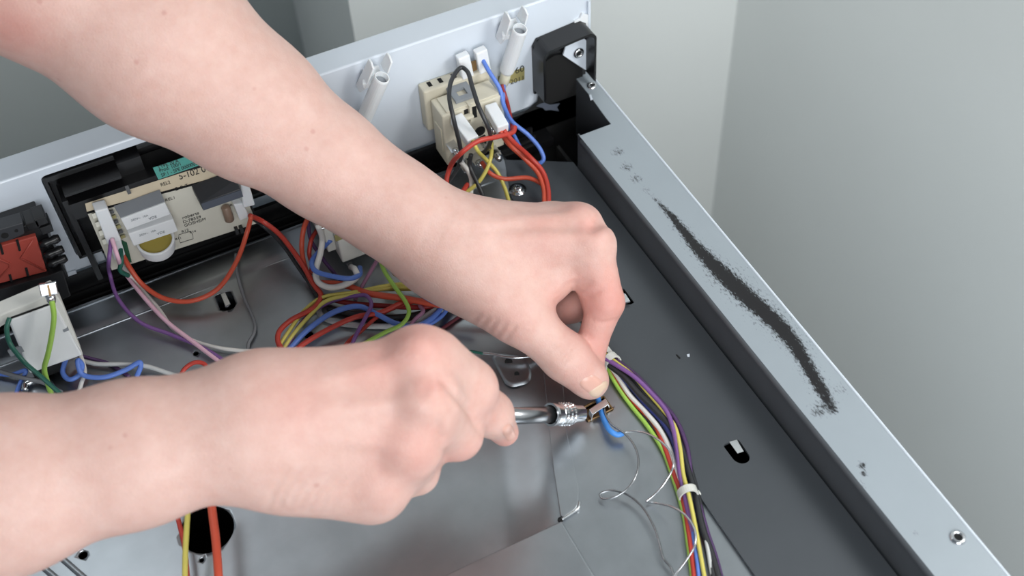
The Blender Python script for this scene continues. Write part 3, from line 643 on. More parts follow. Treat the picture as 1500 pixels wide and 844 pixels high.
wire('yellow', .0013, 'yellow wire at loom left side, upper one of the close pair', [(394, 530, 6), (406, 512, 6), (420, 490, 7), (446, 455, 8), (472, 436, 9), (520, 428, 10), (570, 418, 11), (620, 414, 11), (680, 404, 10)])
wire('yellow', .0013, 'yellow wire at loom left side, lower one of the close pair', [(398, 536, 6), (412, 516, 6), (428, 492, 7), (456, 460, 8), (478, 441, 9), (522, 431, 10), (572, 422, 10), (622, 420, 10), (680, 416, 10)])
wire('purple', .0013, 'purple wire hooking over the yellow pair in the loom', [(408, 530, 5), (420, 510, 5), (444, 470, 6), (480, 444, 7), (518, 434, 10), (536, 433, 12), (544, 446, 13), (536, 464, 12), (522, 490, 9), (508, 524, 8)])
wire('blue', .0018, 'blue wire waving along the front of the loom', [(408, 530, 5), (424, 512, 5), (450, 484, 7), (490, 457, 9), (525, 449, 10), (550, 459, 9), (580, 474, 8), (610, 478, 8), (635, 464, 8), (650, 445, 8), (656, 430, 7)])
wire('blue', .0014, 'second blue wire behind the wave at the loom right end', [(600, 481, 5), (622, 478, 6), (646, 464, 6), (660, 446, 6)])
wire('red', .0017, 'red wire rising left to right across the loom front', [(415, 528, 5), (446, 503, 6), (480, 483, 7), (520, 465, 9), (560, 457, 9), (592, 443, 10), (640, 440, 10)])
wire('red', .0013, 'thin red wire behind the purple hook in the loom', [(492, 526, 5), (512, 499, 5), (530, 484, 6), (556, 462, 7), (586, 448, 7), (640, 434, 7)])
wire('darkred', .0017, 'dark red wire low in the middle of the loom', [(470, 434, 4), (510, 444, 5), (560, 448, 5), (620, 450, 6), (690, 440, 6)])
wire('black', .0018, 'black wire deepest in the loom shade', [(480, 452, 3), (530, 462, 3), (590, 464, 3), (660, 448, 4), (710, 440, 4)])
wire('limeyellow', .0014, 'green and yellow wire crossing over the whole loom', [(554, 366, y, -.018), (562, 395, 22), (578, 420, 20), (594, 442, 17), (599, 458, 15), (590, 474, 12), (566, 486, 10), (545, 497, 10), (515, 514, 9)])
wire('deepblue', .0015, 'deep blue wire emerging below the upper forearm over the loom', [(604, 360, 26), (592, 398, 21), (600, 415, 20), (622, 435, 17), (650, 449, 15), (690, 462, 12)])
wire('deepblue', .0016, 'deep blue wire leaving the thermostat front under the forearm', [(524, 348, y, -.017), (540, 360, y, -.018), (562, 375, 28), (590, 390, 26)])
wire('mauve', .0013, 'mauve wire slanting between thermostat and loom', [(560, 368, 14), (545, 394, 10), (528, 424, 7), (520, 440, 5)])
wire('mauve', .0013, 'mauve wire end rising at the loom right side', [(582, 515, 7), (594, 492, 7), (606, 470, 9), (620, 456, 10), (615, 446, 9), (640, 436, 8)])
wire('palegrey', .0019, 'pale grey wire bowing along the loom bottom', [(466, 446, 3), (470, 462, 2), (495, 473, 2), (550, 478, 2.5), (600, 475, 3), (632, 458, 5), (650, 446, 6)])
wire('olive', .0012, 'olive yellow wire curled just below the upper forearm', [(600, 376, 14), (579, 388, 12), (577, 401, 11), (596, 406, 10), (650, 402, 10)])
wire('olive', .0012, 'olive yellow wire running parallel into the loom right end', [(560, 424, 6), (610, 424, 7), (650, 427, 7), (700, 424, 7)])
wire('maroon', .0012, 'maroon wire trailing from the loom toward the bare tray', [(720, 438, 4), (690, 452, 3), (664, 470, 2), (640, 486, 2), (620, 494, 2)])
wire('white', .0016, 'white wire showing between olive wires under the forearm', [(585, 415, 9), (620, 412, 9), (650, 420, 9), (700, 430, 9)])
wire('palegrey', .0014, 'whitish wire stub at the left end of loom', [(440, 470, 3), (452, 455, 3), (458, 448, 4), (464, 442, 6)])
# selector leads
wire('black', .0015, 'black wire looping high over the cream selector switch', [(676, 226, y, .010), (672, 205, y, .006), (664, 172, y, .008), (658, 142, y, .020), (663, 114, y, .036), (676, 99, y, .042), (684, 104, y, .038), (692, 128, y, .022), (702, 158, y, .006), (714, 184, y, -.002), (719, 204, y, .002), (712, 220, y, .010), (704, 226, y, .018)])
wire('black', .0014, 'black wire descending from the selector switch to left', [(678, 222, y, .014), (671, 244, 28), (660, 262, 20), (645, 276, 14), (620, 290, 10)])
wire('red', .0017, 'red wire loop hanging across the selector front', [(754, 186, y, .010), (752, 193, y, .006), (730, 200, y, -.001), (700, 207, y, -.003), (676, 224, y, -.004), (659, 246, 34), (654, 268, 26), (660, 286, 20), (670, 288, 18), (685, 270, 16)])
wire('red', .0017, 'red wire leaving the right selector plug, upper of the two', [(738, 191, y, .003), (750, 206, y, .000), (776, 230, 26), (794, 250, 18), (802, 272, 13), (804, 300, 10), (806, 330, 10)])
wire('orange', .0016, 'orange red wire leaving the right selector plug, lower of two', [(733, 193, y, .003), (746, 212, 34), (770, 234, 24), (788, 254, 17), (796, 276, 12), (797, 300, 10), (798, 330, 10)])
wire('orange', .0016, 'orange red wire running level from beneath the selector to right', [(706, 238, y, .014), (718, 254, 22), (738, 262, 16), (775, 261, 13), (796, 272, 11), (802, 292, 10), (802, 325, 9)])
wire('yellow', .0014, 'yellow wire from left selector plug curving right to the tray', [(692, 205, y, .002), (698, 218, y, -.002), (712, 234, 30), (728, 252, 20), (738, 272, 13), (746, 298, 8), (750, 320, 6)])
wire('yellow', .0014, 'yellow wire crossing the other, curving left to the tray', [(720, 208, y, .018), (720, 224, y, .012), (714, 246, 26), (700, 268, 19), (680, 283, 14), (655, 294, 10)])
wire('white', .0016, 'white wire hanging from the selector lower left blade', [(676, 238, y, .012), (684, 248, 26), (690, 262, 19), (690, 280, 14), (690, 310, 9)])
wire('black', .0016, 'black wire hanging from the selector centre blade', [(690, 226, y, .012), (688, 242, 28), (698, 266, 20), (706, 284, 14), (712, 310, 9)])
wire('blue', .0015, 'blue wire from selector top plug looping down at right', [(705, 84, y, .050), (716, 104, y, .040), (732, 130, y, .030), (738, 154, y, .024), (750, 178, 42), (774, 198, 32), (792, 220, 22), (796, 234, 17), (788, 240, 14), (778, 236, 12)])
wire('blue', .0013, 'blue wire from the right pilot lamp down behind the plug', [(738, 124, y, .050), (739, 150, y, .044), (744, 180, y, .038), (756, 204, y, .034), (766, 224, 12)])
wire('darkred', .0013, 'dark red wire from the right pilot lamp down to the selector', [(735, 124, y, .050), (742, 146, y, .044), (748, 172, y, .030), (750, 192, y, .016)])
# harness on the right
HN = 'harness wires bound by clear ties'
wire('limeyellow', .0013, 'green and yellow wire on the left side of the bound harness', [(870, 500, 4), (882, 522, 3), (890, 540, 3), (905, 567, 2.5), (925, 595, 2), (946, 621, 2), (960, 641, 2), (973, 664, 2), (986, 700, 2), (995, 728, 2), (1002, 756, 2), (1008, 797, 2), (1014, 844, 2), (1018, 880, 2)])
wire('red', .0016, 'red wire of the harness, next to the green and yellow one', [(885, 525, 3), (905, 556, 3), (933, 593, 3), (957, 618, 3), (970, 645, 3), (988, 696, 3), (1000, 730, 3), (1010, 785, 3), (1017, 844, 3), (1020, 880, 3)])
wire('white', .0015, 'white wire of the harness between red and blue ones', [(866, 488, 5), (890, 530, 5), (905, 552, 4.5), (922, 578, 4), (946, 604, 4), (966, 629, 4), (982, 660, 4), (992, 696, 3), (1003, 730, 3), (1016, 785, 2), (1022, 844, 2)])
wire('navy', .0015, 'navy blue wire in the middle of the harness', [(878, 520, 4), (903, 546, 5), (925, 568, 5), (946, 593, 5), (970, 618, 5), (986, 646, 5), (996, 690, 4), (1006, 730, 4), (1017, 785, 3), (1024, 844, 3)])
wire('black', .0019, 'black wire of the harness rising over the blue one', [(872, 505, 6), (890, 532, 7), (914, 552, 7), (936, 577, 7), (961, 602, 7), (981, 624, 6), (998, 656, 4), (1009, 693, 4), (1018, 722, 4), (1029, 774, 4), (1042, 810, 3), (1054, 850, 3)])
wire('black', .0017, 'black wire at the far right of the harness', [(900, 535, 3), (925, 556, 3), (950, 584, 2.5), (975, 612, 2.5), (1000, 645, 2.5), (1012, 690, 2.5), (1021, 722, 2.5), (1032, 774, 2.5), (1038, 810, 2.5), (1046, 850, 2.5)])
wire('purple', .0014, 'purple wire lying over the harness from tie to tie', [(866, 505, 8), (878, 520, 9), (903, 535, 10), (929, 552, 10), (953, 575, 9), (977, 604, 9), (987, 632, 8.5), (992, 660, 8), (996, 695, 8), (1002, 720, 7), (1007, 745, 5), (1015, 790, 3), (1022, 844, 2)])
wire('yellow', .0012, 'pale yellow wire of the harness alongside the purple one', [(866, 497, 7), (880, 513, 7), (903, 531, 8), (925, 548, 7.5), (947, 573, 7), (970, 600, 7), (988, 624, 8), (996, 655, 9), (1001, 695, 9), (1010, 730, 9), (1021, 785, 7), (1030, 835, 6), (1038, 880, 6)])
wire('darkpurple', .0014, 'dark purple wire along the outer edge of the harness', [(880, 510, 5), (910, 533, 5), (935, 553, 5), (965, 585, 5), (990, 615, 5), (1006, 655, 4), (1013, 700, 3), (1022, 730, 3), (1036, 780, 2.5), (1048, 815, 2), (1060, 860, 2)])
wire('palegrey', .0012, 'grey white wire hidden behind the black harness wires', [(905, 540, 2), (935, 567, 2), (960, 598, 2), (985, 630, 2), (1008, 690, 2), (1020, 735, 2), (1036, 800, 4), (1041, 830, 3), (1048, 870, 2)])
wire('blue', .0011, 'blue wire showing at the harness bottom by the frame edge', [(1006, 745, 2), (1016, 790, 4), (1021, 822, 5), (1026, 870, 4)])
wire('red', .0012, 'red wire end at the harness bottom right', [(1030, 780, 2), (1040, 815, 2), (1048, 840, 2), (1056, 870, 2)])
def tie(c1_, c2_, zc, label, tail=None):
    a, b = pz(*c1_, zc), pz(*c2_, zc); mid = (a+b)/2; half = (b-a).length/2; d = (b-a).normalized(); fw = Vector((-d.y, d.x, 0))
    t = thing('cable_tie', label, 'cable tie', (mid.x, mid.y, 0)); bm = B(); R = []
    for k in range(28):
        an = 2*math.pi*k/28; o_ = mid+d*half*math.cos(an); o_.z = max(.0014, .0052+.0066*math.sin(an))
        o2 = mid+d*(half-.0011)*math.cos(an); o2.z = max(.0006, .0052+.0055*math.sin(an))
        R.append([bm.verts.new(q_) for q_ in (o_-fw*.0022, o_+fw*.0022, o2+fw*.0022, o2-fw*.0022)])
    for k in range(28):
        for i in range(4): bm.faces.new((R[k][i], R[k][(i+1) % 4], R[(k+1) % 28][(i+1) % 4], R[(k+1) % 28][i]))
    part('band', bm, 'tie', t)
    part('lock', box(B(), b-d*.001+Vector((-.001, -.0018, -.0055)), b+d*.0008+Vector((.001, .0018, -.002))), 'tie', t, bevel=.0006)
    if tail: part('tail', obox(B(), pz(*tail[0], .008), pz(*tail[1], .010), .0030, .0008, (1, 0, 0)), 'tie', t)
tie((884, 536), (905, 522), .006, 'clear cable tie round the harness just right of the thumb', ((900, 524), (876, 494)))
tie((993, 725), (1022, 719), .006, 'clear cable tie round the harness lower down, beside the silver coil')
# sensor lead and capillary coils
wire('brightblue', .0017, 'bright blue sensor lead held under the steel strap', [(872, 568, 7), (875, 580, 3.4), (880, 600, 3.2), (886, 618, 5.5), (894, 631, 7), (904, 637, 6), (913, 635, 6)])
wire('', .00062, 'silver capillary wire curling wide to the harness and back', [(895, 635, 6), (912, 633, 6), (940, 633, 8), (968, 647, 14), (984, 666, 16), (986, 684, 16), (972, 710, 10), (955, 728, 4), (947, 735, 2), (960, 737, 3), (985, 743, 10), (1006, 757, 14), (1018, 777, 15), (1018, 798, 14), (1006, 820, 10), (988, 844, 6), (978, 860, 6)], 'wire', 'chrome')
wire('', .00062, 'thin silver capillary wire coiled in small loop on the bare tray', [(885, 598, 5), (888, 610, 6), (896, 622, 7), (918, 638, 8), (933, 662, 10), (934, 690, 10), (920, 715, 8), (898, 729, 5), (882, 730, 3), (879, 724, 3), (892, 719, 4), (915, 723, 5), (940, 742, 5), (958, 772, 4), (967, 800, 3), (972, 818, 3), (984, 834, 3), (990, 860, 3)], 'wire', 'chrome_dark')
wire('darkgreen', .0009, 'thin dark teal wire behind the lower hand, over the boss', [(640, 522, 5), (668, 517, 6), (690, 515, 6), (708, 518, 6)])
wire('', .0009, 'thin bare silver wire ending above the pressed boss', [(706, 517.5, 6), (722, 519, 6), (740, 523, 6), (758, 524, 6), (780, 521, 5), (800, 516, 4)], 'wire', 'chrome')
# foreground wires rising past the lower arm
wire('yellow', .0016, 'yellow wire dropping past the big round hole, foreground', [(280, 700, 30), (276, 740, 26), (273, 780, 24), (271, 830, 20), (272, 900, 15), (278, 1010, 6), (300, 1150, 5.5), (340, 1260, 5.5)])
wire('red', .0014, 'thin red wire just left of the yellow one, foreground', [(250, 720, 14), (262, 765, 12), (270, 800, 10), (275, 850, 9), (280, 920, 7), (290, 1020, 6), (316, 1150, 5.5), (360, 1260, 5.5)])
wire('orange', .0024, 'thick orange red wire crossing the big round hole, foreground', [(306, 700, 30), (311, 750, 28), (316, 790, 26), (320, 844, 22), (323, 900, 17), (330, 1010, 7), (350, 1150, 6.5), (390, 1260, 6.5)])
# rails in the lower left corner
for i, (a_, b_) in enumerate((((40, 812), (110, 870)), ((70, 800), (150, 870)))):
    part('pressed_rib', tube(B(), [pz(*a_, .0006), pz((a_[0]+b_[0])/2, (a_[1]+b_[1])/2, .0006), pz(*b_, .0006)], .0018, 8), 'zinc', cook, smooth=True)
part('bracket_ring', tube(B(), [pz(a_, b_, .004) for a_, b_ in ((36, 572), (38, 563), (50, 558), (66, 559), (76, 566), (74, 574))], .0022, 8), 'chrome', cook, smooth=True)

# ------------------------------------------------------------------ screwdriver
tipd = depth_z(852, 606, .0095); S0 = pd(852, 606, tipd); S1 = pd(700, 611, tipd-.062)
dS = (S1-S0).normalized(); LS = (S1-S0).length
sd_ = thing('screwdriver', 'steel socket screwdriver held in the lower hand, knurled socket at the strap', 'screwdriver', tuple(S0))
def al(px_):
    lo, hi = -.02, .2
    for _ in range(50):
        m_ = (lo+hi)/2; p_ = M @ (np.array(S0+dS*m_)-CAM); x_ = p_[0]/p_[2]*FPX+750
        if x_ > px_: lo = m_
        else: hi = m_
    return lo
a0, a1, a2, a3, a4 = al(852), al(836), al(818), al(809), al(806)
R_s, R_h = .0064, .0048
sock = part('socket', lathe(B(), S0, S0+dS, ((a0, .0042), (a0+.0008, .0050), (a1, .0054), (a1+.0003, R_s), (a2, R_s), (a2+.0004, R_s*.97), (a3, R_s*1.06), (a4, R_s*1.05), (a4, R_s*.86), (a3, R_s*.84)), 36, closed=False), 'chrome', sd_, smooth=False)
part('bit_hole', lathe(B(), S0+dS*(a0+.0002), S0+dS*(a0+.0004), ((0, .0041), (1, .0041)), 18), 'blackmatt', sd_)
part('collar_gap', lathe(B(), S0+dS*(a4-.0014), S0+dS*(a4-.0010), ((0, R_s*.86), (1, R_s*.86)), 24), 'blackmatt', sd_)
bm = B(); sx = dS.orthogonal().normalized(); sy = dS.cross(sx)
for k in range(24):
    for j in range(3):
        an = 2*math.pi*(k+.5*(j % 2))/24; n_ = sx*math.cos(an)+sy*math.sin(an); h_ = a1+.0006+(a2-a1-.001)*(j+.5)/3
        c_ = S0+dS*h_+n_*R_s; tt = dS.cross(n_)
        vs = [bm.verts.new(q_) for q_ in (c_+dS*.0011, c_+tt*.0008, c_-dS*.0011, c_-tt*.0008)]; tp = bm.verts.new(c_+n_*.0006)
        for i in range(4): bm.faces.new((vs[i], vs[(i+1) % 4], tp))
kn = part('knurling', bm, 'chrome', sock); kn['kind'] = 'stuff'
ah = al(712)
part('shaft', lathe(B(), S0+dS*(a1), S0+dS*ah, ((0, R_h), (1, R_h)), 28), 'chrome_dark', sd_, smooth=True)
part('handle', lathe(B(), S0+dS*(ah-.004), S0+dS*(ah+.075), ((0, .0055), (.05, .0075), (.15, .0082), (.6, .0090), (.95, .0085), (1, .006)), 20), 'black', sd_, 'black plastic handle inside the fist', smooth=True)

# ------------------------------------------------------------------ person: two forearms with hands (signed distance field -> surface net)
def cpt_(px, py, d): return np.array([(px-750)/FPX*d, (py-422)/FPX*d, d], np.float32)
class Field:
    def __init__(s, lo, hi, h):
        s.lo = np.array(lo, np.float32); s.h = h; s.n = np.ceil((np.array(hi)-s.lo)/h).astype(int)+1
        s.D = np.full(tuple(s.n), .03, np.float32)
    def region(s, lo, hi):
        a = np.clip(np.floor((lo-s.lo)/s.h).astype(int), 0, s.n-1); b = np.clip(np.ceil((hi-s.lo)/s.h).astype(int)+1, 1, s.n)
        sl = tuple(slice(int(i), int(j)) for i, j in zip(a, b))
        X = [s.lo[k]+s.h*np.arange(a[k], b[k], dtype=np.float32) for k in range(3)]
        return sl, np.meshgrid(*X, indexing='ij', sparse=True)
    def dist(s, a, b, ra, rb, G, flat=None):
        ba = b-a; L2 = float(ba @ ba)+1e-12
        dx, dy, dz = G[0]-a[0], G[1]-a[1], G[2]-a[2]
        t = np.clip((dx*ba[0]+dy*ba[1]+dz*ba[2])/L2, 0, 1)
        qx, qy, qz = dx-t*ba[0], dy-t*ba[1], dz-t*ba[2]
        if flat is not None:
            n, k = flat; q = (qx*n[0]+qy*n[1]+qz*n[2])*(1/k-1); qx = qx+n[0]*q; qy = qy+n[1]*q; qz = qz+n[2]*q
        return np.sqrt(qx*qx+qy*qy+qz*qz)-(ra+(rb-ra)*t)
    def add(s, a, b, ra, rb, k, flat=None):
        mg = max(ra, rb)+k+.006; sl, G = s.region(np.minimum(a, b)-mg, np.maximum(a, b)+mg)
        d = s.dist(a, b, ra, rb, G, flat); D = s.D[sl]
        h = np.maximum(k-np.abs(d-D), 0)/k; s.D[sl] = np.minimum(d, D)-h*h*k*.25
    def dent(s, a, b, w_, depth):   # crease (depth>0) or ridge (depth<0) along a segment
        mg = w_*3; sl, G = s.region(np.minimum(a, b)-mg, np.maximum(a, b)+mg)
        d = s.dist(a, b, 0, 0, G); s.D[sl] += depth*np.exp(-(d/w_)**2)
    def surf(s, px, py):
        d = np.arange(.45, .80, s.h*.5, dtype=np.float32); P = np.stack([(px-750)/FPX*d, (py-422)/FPX*d, d], 1)
        I = np.round((P-s.lo)/s.h).astype(int); ok = np.all((I >= 0) & (I < s.n), 1)
        I = np.clip(I, 0, s.n-1); m_ = ok & (s.D[I[:, 0], I[:, 1], I[:, 2]] < 0)
        return P[np.argmax(m_)] if m_.any() else None
    def crease(s, pts, w_, depth):
        Q = []
        for a, b in zip(pts, pts[1:]):
            n = max(2, int(math.hypot(b[0]-a[0], b[1]-a[1])/3))
            Q += [(a[0]+(b[0]-a[0])*k/n, a[1]+(b[1]-a[1])*k/n) for k in range(n)]
        Q.append(pts[-1]); S_ = [s.surf(*q) for q in Q]; S_ = [p for p in S_ if p is not None]
        if len(S_) < 2: return
        lo = np.min(S_, 0)-w_*3; hi = np.max(S_, 0)+w_*3; sl, G = s.region(lo, hi); best = None
        for k in range(len(S_)-1):
            f0 = 1-.6*abs(2*(k+.5)/(len(S_)-1)-1)**3
            d = np.exp(-(s.dist(S_[k], S_[k+1], 0, 0, G)/w_)**2)*f0
            best = d if best is None else np.maximum(best, d)
        s.D[sl] += depth*best
    def chain(s, pts, rs, k0, k1):
        for i in range(len(pts)-1): s.add(pts[i], pts[i+1], rs[i], rs[i+1], k0 if i == 0 else k1)
    def net(s):
        D = s.D; S = D < 0; n = s.n-1
        cnt = np.zeros(tuple(n), np.int8)
        for i in (0, 1):
            for j in (0, 1):
                for k in (0, 1): cnt += S[i:i+n[0], j:j+n[1], k:k+n[2]]
        act = (cnt > 0) & (cnt < 8); idx = np.argwhere(act); vid = np.full(tuple(n), -1, np.int32); vid[act] = np.arange(len(idx))
        acc = np.zeros((len(idx), 3)); c = np.zeros(len(idx))
        cor = [(i, j, k) for i in (0, 1) for j in (0, 1) for k in (0, 1)]
        for A in cor:
            for ax in range(3):
                if A[ax]: continue
                Bc = list(A); Bc[ax] = 1
                ia = idx+np.array(A); ib = idx+np.array(Bc)
                da = D[ia[:, 0], ia[:, 1], ia[:, 2]]; db = D[ib[:, 0], ib[:, 1], ib[:, 2]]
                m_ = (da < 0) != (db < 0); t = np.where(m_, da/np.where(m_, da-db, 1), 0)
                p = np.array(A)[None]+np.zeros((len(idx), 3)); p[:, ax] += t
                acc += p*m_[:, None]; c += m_
        V = s.lo+(idx+acc/c[:, None])*s.h; F = []
        for ax in range(3):
            u, v_ = (ax+1) % 3, (ax+2) % 3
            sl0 = [slice(None)]*3; sl1 = [slice(None)]*3; sl0[ax] = slice(0, -1); sl1[ax] = slice(1, None)
            e = S[tuple(sl0)] != S[tuple(sl1)]; E_ = np.argwhere(e)
            ok = (E_[:, u] > 0) & (E_[:, v_] > 0) & (E_[:, u] < s.n[u]-1) & (E_[:, v_] < s.n[v_]-1); E_ = E_[ok]
            ins = S[E_[:, 0], E_[:, 1], E_[:, 2]]
            q = []
            for du, dv in ((0, 0), (-1, 0), (-1, -1), (0, -1)):
                I = E_.copy(); I[:, u] += du; I[:, v_] += dv; q.append(vid[I[:, 0], I[:, 1], I[:, 2]])
            Q = np.stack(q, 1); Q[~ins] = Q[~ins][:, ::-1]; F.append(Q)
        return V, np.concatenate(F)
def skin_mat():
    m = bpy.data.materials.new('skin'); m.use_nodes = True; nt = m.node_tree; b = nt.nodes['Principled BSDF']
    N = nt.nodes.new; Lk = nt.links.new
    tc = N('ShaderNodeTexCoord'); at = N('ShaderNodeAttribute'); at.attribute_name = 'flush'
    n1 = N('ShaderNodeTexNoise'); n1.inputs['Scale'].default_value = 110; n1.inputs['Detail'].default_value = 8; n1.inputs['Roughness'].default_value = .65
    Lk(tc.outputs['Object'], n1.inputs['Vector'])
    r1 = N('ShaderNodeValToRGB'); e = r1.color_ramp.elements
    e[0].position = .25; e[1].position = .75; e[0].color = s2l((201, 161, 150))+(1,); e[1].color = s2l((212, 179, 169))+(1,)
    Lk(n1.outputs['Fac'], r1.inputs['Fac'])
    mx = N('ShaderNodeMix'); mx.data_type = 'RGBA'; mx.inputs['B'].default_value = s2l((196, 108, 98))+(1,)
    Lk(at.outputs['Fac'], mx.inputs['Factor']); Lk(r1.outputs['Color'], mx.inputs['A'])
    # sparse freckles
    vo = N('ShaderNodeTexVoronoi'); vo.inputs['Scale'].default_value = 52; Lk(tc.outputs['Object'], vo.inputs['Vector'])
    lt = N('ShaderNodeMapRange'); lt.inputs['From Min'].default_value = .05; lt.inputs['From Max'].default_value = .10; lt.inputs['To Min'].default_value = .28; lt.inputs['To Max'].default_value = 0
    Lk(vo.outputs['Distance'], lt.inputs['Value'])
    m2 = N('ShaderNodeMix'); m2.data_type = 'RGBA'; m2.inputs['B'].default_value = s2l((168, 100, 90))+(1,)
    Lk(lt.outputs['Result'], m2.inputs['Factor']); Lk(mx.outputs['Result'], m2.inputs['A']); Lk(m2.outputs['Result'], b.inputs['Base Color'])
    b.inputs['Roughness'].default_value = .5; b.inputs['Specular IOR Level'].default_value = .35
    b.inputs['Subsurface Weight'].default_value = .25; b.inputs['Subsurface Radius'].default_value = (1, .35, .2); b.inputs['Subsurface Scale'].default_value = .004
    n2 = N('ShaderNodeTexNoise'); n2.inputs['Scale'].default_value = 700; n2.inputs['Detail'].default_value = 4; Lk(tc.outputs['Object'], n2.inputs['Vector'])
    v2 = N('ShaderNodeTexVoronoi'); v2.inputs['Scale'].default_value = 620; v2.feature = 'DISTANCE_TO_EDGE'; Lk(tc.outputs['Object'], v2.inputs['Vector'])
    ad = N('ShaderNodeMath'); ad.operation = 'ADD'; Lk(n2.outputs['Fac'], ad.inputs[0]); Lk(v2.outputs['Distance'], ad.inputs[1])
    bp = N('ShaderNodeBump'); bp.inputs['Strength'].default_value = .22; bp.inputs['Distance'].default_value = .0006
    Lk(ad.outputs[0], bp.inputs['Height']); Lk(bp.outputs['Normal'], b.inputs['Normal'])
    return m
MT['skin'] = skin_mat(); MT['nail'] = mat('fingernail', (208, 162, 148), .3, var=.03, sss=.2); MT['nailtip'] = mat('nail_edge', (206, 180, 158), .35, var=.03)
MC = M.astype(np.float64)
def to_world(V): return V @ MC + CAM
person = thing('person', 'bare forearms and hands of one person working, one pinching the lead, one holding a screwdriver', 'person', (-.55, -.25, -.85))
def build_arm(fld, flush, label):
    V, F = fld.net(); us = np.unique(F); mp2 = np.full(len(V), -1); mp2[us] = np.arange(len(us)); V = V[us]; F = mp2[F]; Wd = to_world(V)-np.array(person.location)
    me = bpy.data.meshes.new('arm'); me.from_pydata(Wd.tolist(), [], F.tolist()); me.update()
    fl_ = np.zeros(len(V))
    for c, r, s in flush: fl_ = np.maximum(fl_, s*np.exp(-(np.linalg.norm(V-c, axis=1)/r)**2))
    a = me.color_attributes.new('flush', 'FLOAT_COLOR', 'POINT')
    a.data.foreach_set('color', np.stack([fl_, fl_, fl_, np.ones(len(V))], 1).astype(np.float32).ravel())
    for p in me.polygons: p.use_smooth = True
    me.materials.append(MT['skin']); o = bpy.data.objects.new('arm', me); COL.objects.link(o); o.parent = person; o['label'] = label
    sm = o.modifiers.new('smooth', 'SMOOTH'); sm.factor = .5; sm.iterations = 1
    return o
dn = np.array([0, 0, 1], np.float32)
# ---- upper arm (left hand, pinching the lead)
c = cpt_
A_ = Field(c(-175, -230, .64)+[0, 0, -.07], c(935, 610, .72)+[.0, .0, .075], .0013)
A_.chain([c(-150, -215, .615), c(40, -75, .640), c(238, 68, .664), c(368, 160, .682), c(482, 240, .692), c(571, 300, .698), c(630, 342, .700)],
         [.054, .0525, .0480, .0378, .0288, .0240, .0225], .012, .02)
A_.add(c(470, 240, .70), c(648, 366, .704), .020, .0195, .02)
A_.add(c(600, 316, .699), c(690, 340, .700), .0185, .016, .02)
mcp = [c(867, 360, .699), c(846, 333, .708), c(812, 331, .722), c(775, 335, .738)]; bas = [c(662, 362, .703), c(655, 348, .705), c(652, 340, .712), c(650, 342, .720)]
for a, b, r0, r1_ in zip(bas, mcp, (.0175, .0165, .016, .016), (.0118, .0118, .0112, .0105)): A_.add(a, b, r0, r1_, .016)
A_.add(c(700, 390, .715), c(800, 372, .722), .017, .014, .014)
A_.add(c(640, 380, .706), c(735, 430, .704), .0205, .0185, .018)          # thenar
A_.add(c(720, 398, .706), c(806, 412, .708), .0165, .0118, .014)           # web
A_.add(c(806, 411, .708), c(850, 380, .704), .0108, .0112, .006)
for a, b in zip(mcp, mcp[1:]): A_.add(a+np.float32([-.004, .001, .002]), b+np.float32([-.004, .001, .002]), .0105, .0100, .008)
# thumb
A_.chain([c(680, 398, .702), c(760, 462, .700), c(826, 521, .703), c(866, 560, .710)], [.0195, .0160, .0130, .0098], .016, .007)
A_.add(c(835, 527, .7035), c(860, 552, .708), .0130, .0112, .006)
# index
A_.chain([c(867, 360, .699), c(887, 443, .704), c(868, 500, .712), c(866, 548, .7165)], [.0122, .0110, .0090, .0072], .006, .003)
A_.add(c(866, 415, .705), c(874, 436, .708), .0096, .0100, .004)
# middle, ring, little: curled behind
A_.chain([mcp[1], c(872, 428, .727), c(840, 450, .733), c(806, 464, .736)], [.0115, .0098, .0090, .0078], .010, .004)
A_.chain([mcp[2], c(842, 398, .748), c(812, 428, .756), c(788, 438, .752)], [.0108, .0095, .0085, .0075], .010, .004)
A_.chain([mcp[3], c(798, 384, .760), c(778, 412, .764), c(760, 418, .758)], [.0100, .0085, .0078, .0068], .010, .004)
# knuckle bumps and tendons
for p, r in ((c(874, 355, .693), .0088), (c(850, 321, .700), .0088)): A_.add(p, p+np.float32([.0012, .0012, .004]), r*.8, r, .006)
for a, b in ((c(700, 345, .6865), c(855, 342, .686)), (c(700, 325, .690), c(835, 315, .694))): A_.dent(a, b, .0035, -.0009)
A_.dent(c(862, 334, .684), c(884, 322, .700), .0032, .0022)
# creases: web fold, finger joint folds, thumb joint wrinkles, wrist folds, metacarpal ridges
A_.crease([(806, 440), (818, 424), (836, 410), (852, 402)], .0022, -.0010)
A_.crease([(812, 432), (826, 420), (842, 412)], .0012, .0010)
A_.crease([(846, 426), (862, 434), (884, 424)], .0012, .0014); A_.crease([(853, 418), (866, 414)], .0012, .0010)
A_.crease([(862, 466), (884, 474), (904, 468)], .0011, .0011)
for k, dd in enumerate((.0008, .0012, .0010, .0006)): A_.crease([(808+8*k, 524+4*k), (822+8*k, 516+2*k), (838+7*k, 498+5*k)], .0010, dd)
for k in range(5): A_.crease([(684+13*k, 486+5*k), (694+13*k, 470+5*k), (702+13*k, 462+4*k)], .0014, .0013)
for k in range(4): A_.crease([(640+9*k, 300), (628+8*k, 330), (612+8*k, 368)], .0015, .00042)
A_.crease([(690, 352), (770, 350), (858, 350)], .0042, -.0009); A_.crease([(700, 328), (780, 322), (838, 319)], .0042, -.0009)
A_.crease([(730, 338), (800, 334), (845, 336)], .0040, .0006)
A_.crease([(868, 338), (880, 330), (890, 330)], .0026, .0014)
A_.crease([(770, 480), (782, 470)], .004, -.0008)
